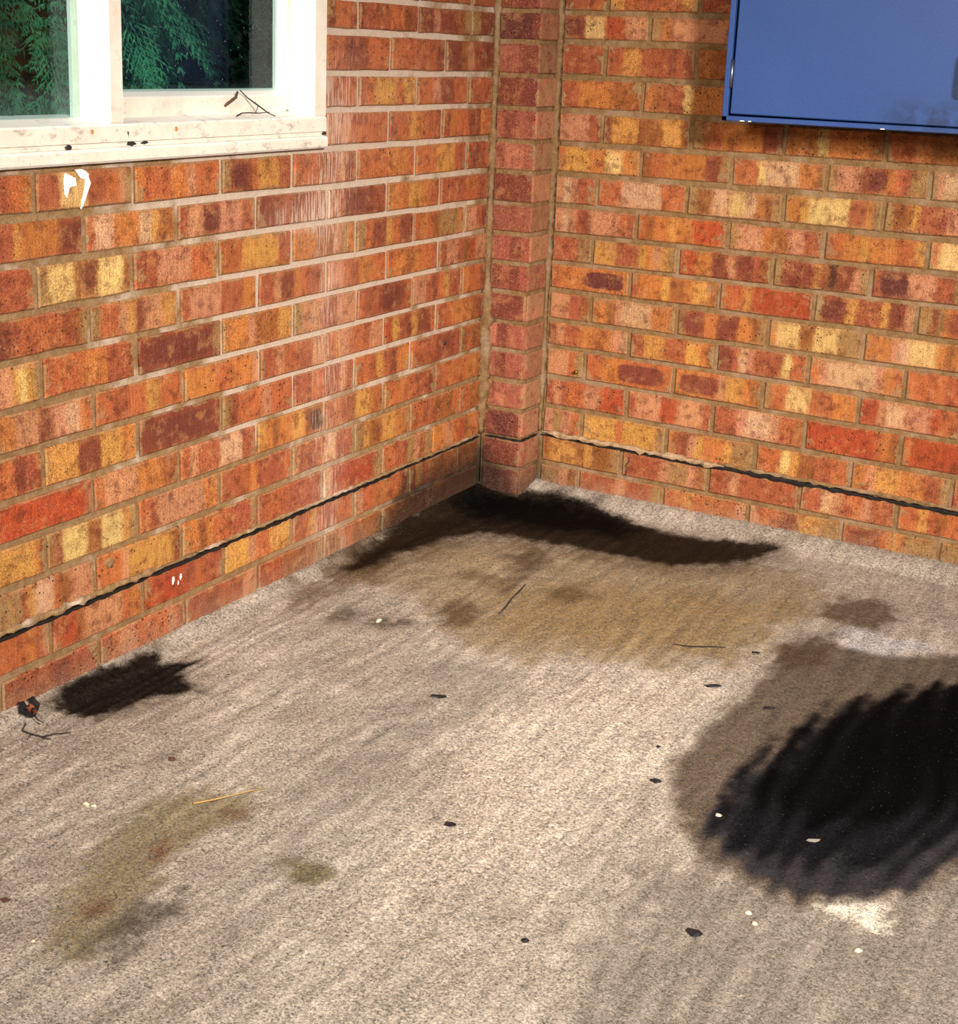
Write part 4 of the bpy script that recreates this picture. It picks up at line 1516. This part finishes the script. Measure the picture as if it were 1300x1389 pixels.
pts = [(hx, CYF + .001, 1.054)]
for i in range(7):
    g = math.pi / 2 * i / 6
    pts.append((hx, CYF - .016 - .012 * math.sin(g), 1.054 - .0 + .012 * (1 - math.cos(g))))
for i in range(7):
    g = math.pi / 2 * i / 6
    pts.append((hx, CYF - .016 - .012 * math.cos(g), 1.122 + .012 * math.sin(g)))
pts.append((hx, CYF + .001, 1.134))
hd.tube(pts, .0055, 10)
o = hd.build('handle', M_CHROME, cab, True)
o.location = -co
o['label'] = 'bright chrome pull handle'
# chips in the lower rim
for (cx, w) in ((.655, .006), (.672, .004), (.955, .005)):
    v = [(cx - w, CYF - .0004, CZ0 + .0004), (cx + w, CYF - .0004, CZ0 + .0006), (cx + w * .6, CYF - .0004, CZ0 + .0024), (cx - w * .7, CYF - .0004, CZ0 + .002),
         (cx - w, CYF + .001, CZ0 + .0004), (cx + w, CYF + .001, CZ0 + .0006), (cx + w * .6, CYF + .001, CZ0 + .0024), (cx - w * .7, CYF + .001, CZ0 + .002)]
    o = MB().add(v, [(0, 1, 2, 3), (7, 6, 5, 4), (0, 4, 5, 1), (1, 5, 6, 2), (2, 6, 7, 3), (3, 7, 4, 0)]).build('paint_chip', M_WHITE, cab)
    o.location = -co

# ------------------------------------------------------------------ small things on walls
nl = MB().tube([(0.2145, .004, 0.330), (0.2145, -.010, 0.329)], .0025, 8)
nl.tube([(0.2145, -.010, 0.329), (0.2145, -.0125, 0.329)], .0052, 8)
tag(nl.build('nail', M_BRASS, None, True), 'rusty brass nail head in a joint of the right wall near the pier', 'nail')
hk = MB().tube([(0.372, .004, 0.1315), (0.372, -.004, 0.131), (0.3745, -.006, 0.124), (0.371, -.007, 0.117), (0.367, -.006, 0.111), (0.369, -.005, 0.104), (0.3735, -.005, 0.108)],
               .0012, 6)
hk.tube([(0.369, -.005, 0.104), (0.368, -.0045, 0.090), (0.364, -.0035, 0.078)], [.001, .0009, .0006], 5)
tag(hk.build('wire_hook', M_TWIG, None, True), 'small rusty wire hook hanging below the pale mortar lip of the right wall', 'hook')
pg = MB().tube([(-0.004, -0.302, 0.4215), (0.0035, -0.302, 0.4210)], [.0048, .0040], 9)
tag(pg.build('wall_plug', M_FLK, None, True), 'small black plug in the left wall bricks close to the corner', 'plug')

# ------------------------------------------------------------------ litter on the floor
def fz(x, y):
    return float(floor_z(np.array([x]), np.array([y]))[0])


def chip(name, x, y, r, mat, label, cat, seed, flat=.45, ang=0.0, stretch=1.5, group=None):
    """angular crumb"""
    r *= 0.72
    rnd = random.Random(seed)
    v, f = [], []
    n = 7
    for j, (zz, k) in enumerate(((-.9, .75), (-.1, 1.05), (.7, .62))):
        for i in range(n):
            g = 2 * math.pi * i / n + j * .3
            q = r * k * rnd.uniform(.5, 1.35)
            px, py = q * math.cos(g) * stretch, q * math.sin(g)
            v.append((px * math.cos(ang) - py * math.sin(ang), px * math.sin(ang) + py * math.cos(ang), r * flat * zz * rnd.uniform(.8, 1.2)))
    v.append((0, 0, r * flat))
    for j in range(2):
        for i in range(n):
            i2 = (i + 1) % n
            f.append((j * n + i, j * n + i2, (j + 1) * n + i2, (j + 1) * n + i))
    for i in range(n):
        f.append((2 * n + i, 2 * n + (i + 1) % n, 3 * n))
    f.append(tuple(range(n))[::-1])
    o = mesh_obj(name, v, f, mat)
    o.location = (x, y, fz(x, y) + r * flat * .55)
    return tag(o, label, cat, group)


def pebble(x, y, r, label, seed, ang=0.3):
    o = chip('pebble', x, y, r, M_PEB, label, 'pebble', seed, .6, ang, 1.35, 'pale pebbles on the floor')
    o.data.polygons.foreach_set('use_smooth', [True] * len(o.data.polygons))
    return o


pebble(0.270, -0.971, .0085, 'largest cream pebble, lying alone on the damp floor below the left wall', 1, .9)
pebble(1.099, -1.290, .0060, 'white pebble at the left rim of the big black oil stain', 2)
pebble(1.222, -1.506, .0050, 'cream pebble below the big oil stain, left one of two', 3)
pebble(1.238, -1.525, .0055, 'cream pebble below the big oil stain, right one of two', 4)
pebble(1.370, -1.505, .0062, 'white pebble nearest the lower right corner, below the crumbled white patch', 5)
pebble(0.301, -1.796, .0062, 'pale pebble on the left floor, left one of a touching pair', 6)
pebble(0.313, -1.792, .0058, 'pale pebble on the left floor, right one of a touching pair', 7)
pebble(0.485, -2.071, .0045, 'small pale pebble at the bottom left of the floor beyond the olive stain', 8)
BG = 'dark crumbs on the floor'
chip('bitumen_flake', 0.542, -1.189, .0115, M_FLK, 'large flat black flake on pale concrete, left of centre', 'flake', 21, .28, .7, 1.5, BG)
chip('bitumen_flake', 0.776, -1.539, .0075, M_FLK, 'oval black flake in the middle of the palest concrete', 'flake', 22, .35, .5, 1.6, BG)
chip('bitumen_flake', 0.980, -1.248, .0085, M_FLK, 'pointed black flake just left of the brown rim of the big oil stain', 'flake', 23, .5, .2, 1.3, BG)
chip('bitumen_flake', 0.939, -1.142, .0050, M_FLK, 'tiny black crumb on the bright concrete left of the big oil stain', 'flake', 24, .5, .6, 1.2, BG)
chip('bitumen_flake', 1.176, -1.588, .0110, M_FLK, 'big black crumb on grey floor below the big oil stain', 'flake', 25, .4, .2, 1.6, BG)
chip('bitumen_flake', 0.946, -0.679, .0085, M_FLK, 'small black flake on the far edge of the olive damp patch', 'flake', 26, .35, .5, 1.4, BG)
chip('bitumen_flake', 0.934, -0.865, .0100, M_FLK, 'long thin black flake between damp patch and big oil stain', 'flake', 27, .3, .55, 2.0, BG)
chip('bitumen_flake', 1.047, -0.894, .0105, M_FLK, 'black flake lying inside the brown upper rim of the big oil stain', 'flake', 28, .3, .5, 1.8, BG)
chip('bitumen_flake', 1.001, -1.726, .0065, M_FLK, 'round dark crumb at the bottom middle of the floor', 'flake', 29, .4, .2, 1.2, BG)
chip('brown_fragment', 0.312, -1.623, .0080, M_BRN, 'dark brown crumb on pale floor right of the dead leaf', 'crumb', 31, .5, .4, 1.3, BG)
chip('brown_fragment', 0.388, -2.028, .0075, M_BRN, 'reddish brown crumb at the far left bottom of the floor', 'crumb', 32, .35, .4, 1.3, BG)
chip('concrete_chip', 1.241, -1.279, .0062, M_GRIT, 'pale stone chip inside the big black oil stain', 'chip', 33, .35, .7, 2.2)

# dead leaf: a curled sheet with thickness, stalk and a rust coloured patch
lf = empty('dead_leaf', (0.030, -1.651, fz(0.030, -1.651) + .004))
tag(lf, 'curled black and rust dead leaf on the floor at the foot of the left wall', 'leaf')


def leaf_sheet(L, W, curl, seed, th=.0014):
    rnd = random.Random(seed)
    n, m = 9, 6
    top, bot = [], []
    for i in range(n + 1):
        t = i / n
        w = W * math.sin(math.pi * min(.97, t * .94 + .04)) ** .7 * rnd.uniform(.85, 1.15)
        for j in range(m + 1):
            s = (j / m - .5) * 2
            p = (L * (t - .5), s * w, curl * (s * s) * W + .006 * math.sin(t * 7) + rnd.uniform(-.0015, .0015))
            top.append(p)
            bot.append((p[0], p[1], p[2] - th))
    v = top + bot
    f = []
    w_ = m + 1
    o_ = len(top)
    for i in range(n):
        for j in range(m):
            q = (i * w_ + j, (i + 1) * w_ + j, (i + 1) * w_ + j + 1, i * w_ + j + 1)
            f.append(q)
            f.append(tuple(o_ + k for k in q[::-1]))
    for i in range(n):
        for j in (0, m):
            a, b = i * w_ + j, (i + 1) * w_ + j
            f.append((a, b, o_ + b, o_ + a))
    for j in range(m):
        for i in (0, n):
            a, b = i * w_ + j, i * w_ + j + 1
            f.append((a, b, o_ + b, o_ + a))
    return v, f


v, f = leaf_sheet(.050, .016, .75, 3)
o = mesh_obj('blade', v, f, M_LEAF, lf, smooth=True)
o.rotation_euler = (.3, -.1, -.6)
o.location = (0, 0, .004)
v, f = leaf_sheet(.022, .005, .5, 4)
o = mesh_obj('rust_patch', v, f, M_LEAFO, lf, smooth=True)
o.rotation_euler = (.5, -.1, -.3)
o.location = (.012, -.007, .013)
o['label'] = 'rust orange patch'
MB().tube([(.018, -.008, .003), (.030, -.012, .002), (.040, -.010, -.001)], [.0014, .001, .0008], 5).build('leaf_stalk', M_TWIGD, lf, True)


def twig_on_floor(name, pts, rad, mat, label, cat='twig', group=None, lift=.0012, branches=()):
    mb = MB()
    P = [(x, y, fz(x, y) + lift + h) for x, y, h in pts]
    mb.tube(P, rad, 5)
    for b, r in branches:
        mb.tube([(x, y, fz(x, y) + lift + h) for x, y, h in b], r, 5)
    return tag(mb.build(name, mat, None, True), label, cat, group)


twig_on_floor('twig', [(.040, -1.672, .001), (.052, -1.690, .002), (.075, -1.692, .002), (.092, -1.685, .001), (.104, -1.668, .001), (.118, -1.648, .001)],
              [.0009, .0012, .0014, .0016, .0013, .0008], M_TWIGD, 'crooked dark twig on the floor beside the dead leaf', 'twig', 'sticks on the floor',
              branches=[([(.092, -1.685, .001), (.100, -1.690, .002), (.110, -1.684, .001)], [.0012, .001, .0007]), ([(.075, -1.692, .002), (.080, -1.706, .001)], [.001, .0006])])
twig_on_floor('straw', [(.431, -1.708, .001), (.447, -1.685, .002), (.466, -1.655, .003), (.480, -1.632, .003), (.492, -1.612, .002)],
              [.0018, .0014, .0012, .001, .0007], M_STRAW, 'thin golden straw lying on the olive floor stain', 'straw', 'sticks on the floor')
twig_on_floor('twig', [(.447, -.798, .000), (.441, -.755, .001), (.430, -.712, .000), (.424, -.668, .001), (.415, -.622, .000)],
              [.0012, .0018, .0014, .0018, .001], M_TWIGD, 'straight dark stick lying on the olive damp patch near the corner', 'twig', 'sticks on the floor')
twig_on_floor('twig', [(.800, -.735, .0), (.835, -.722, .001), (.868, -.700, .001), (.890, -.690, .0)], [.001, .0018, .0016, .0008], M_TWIGD,
              'dark stick lying across at the near edge of the olive damp patch', 'twig', 'sticks on the floor')
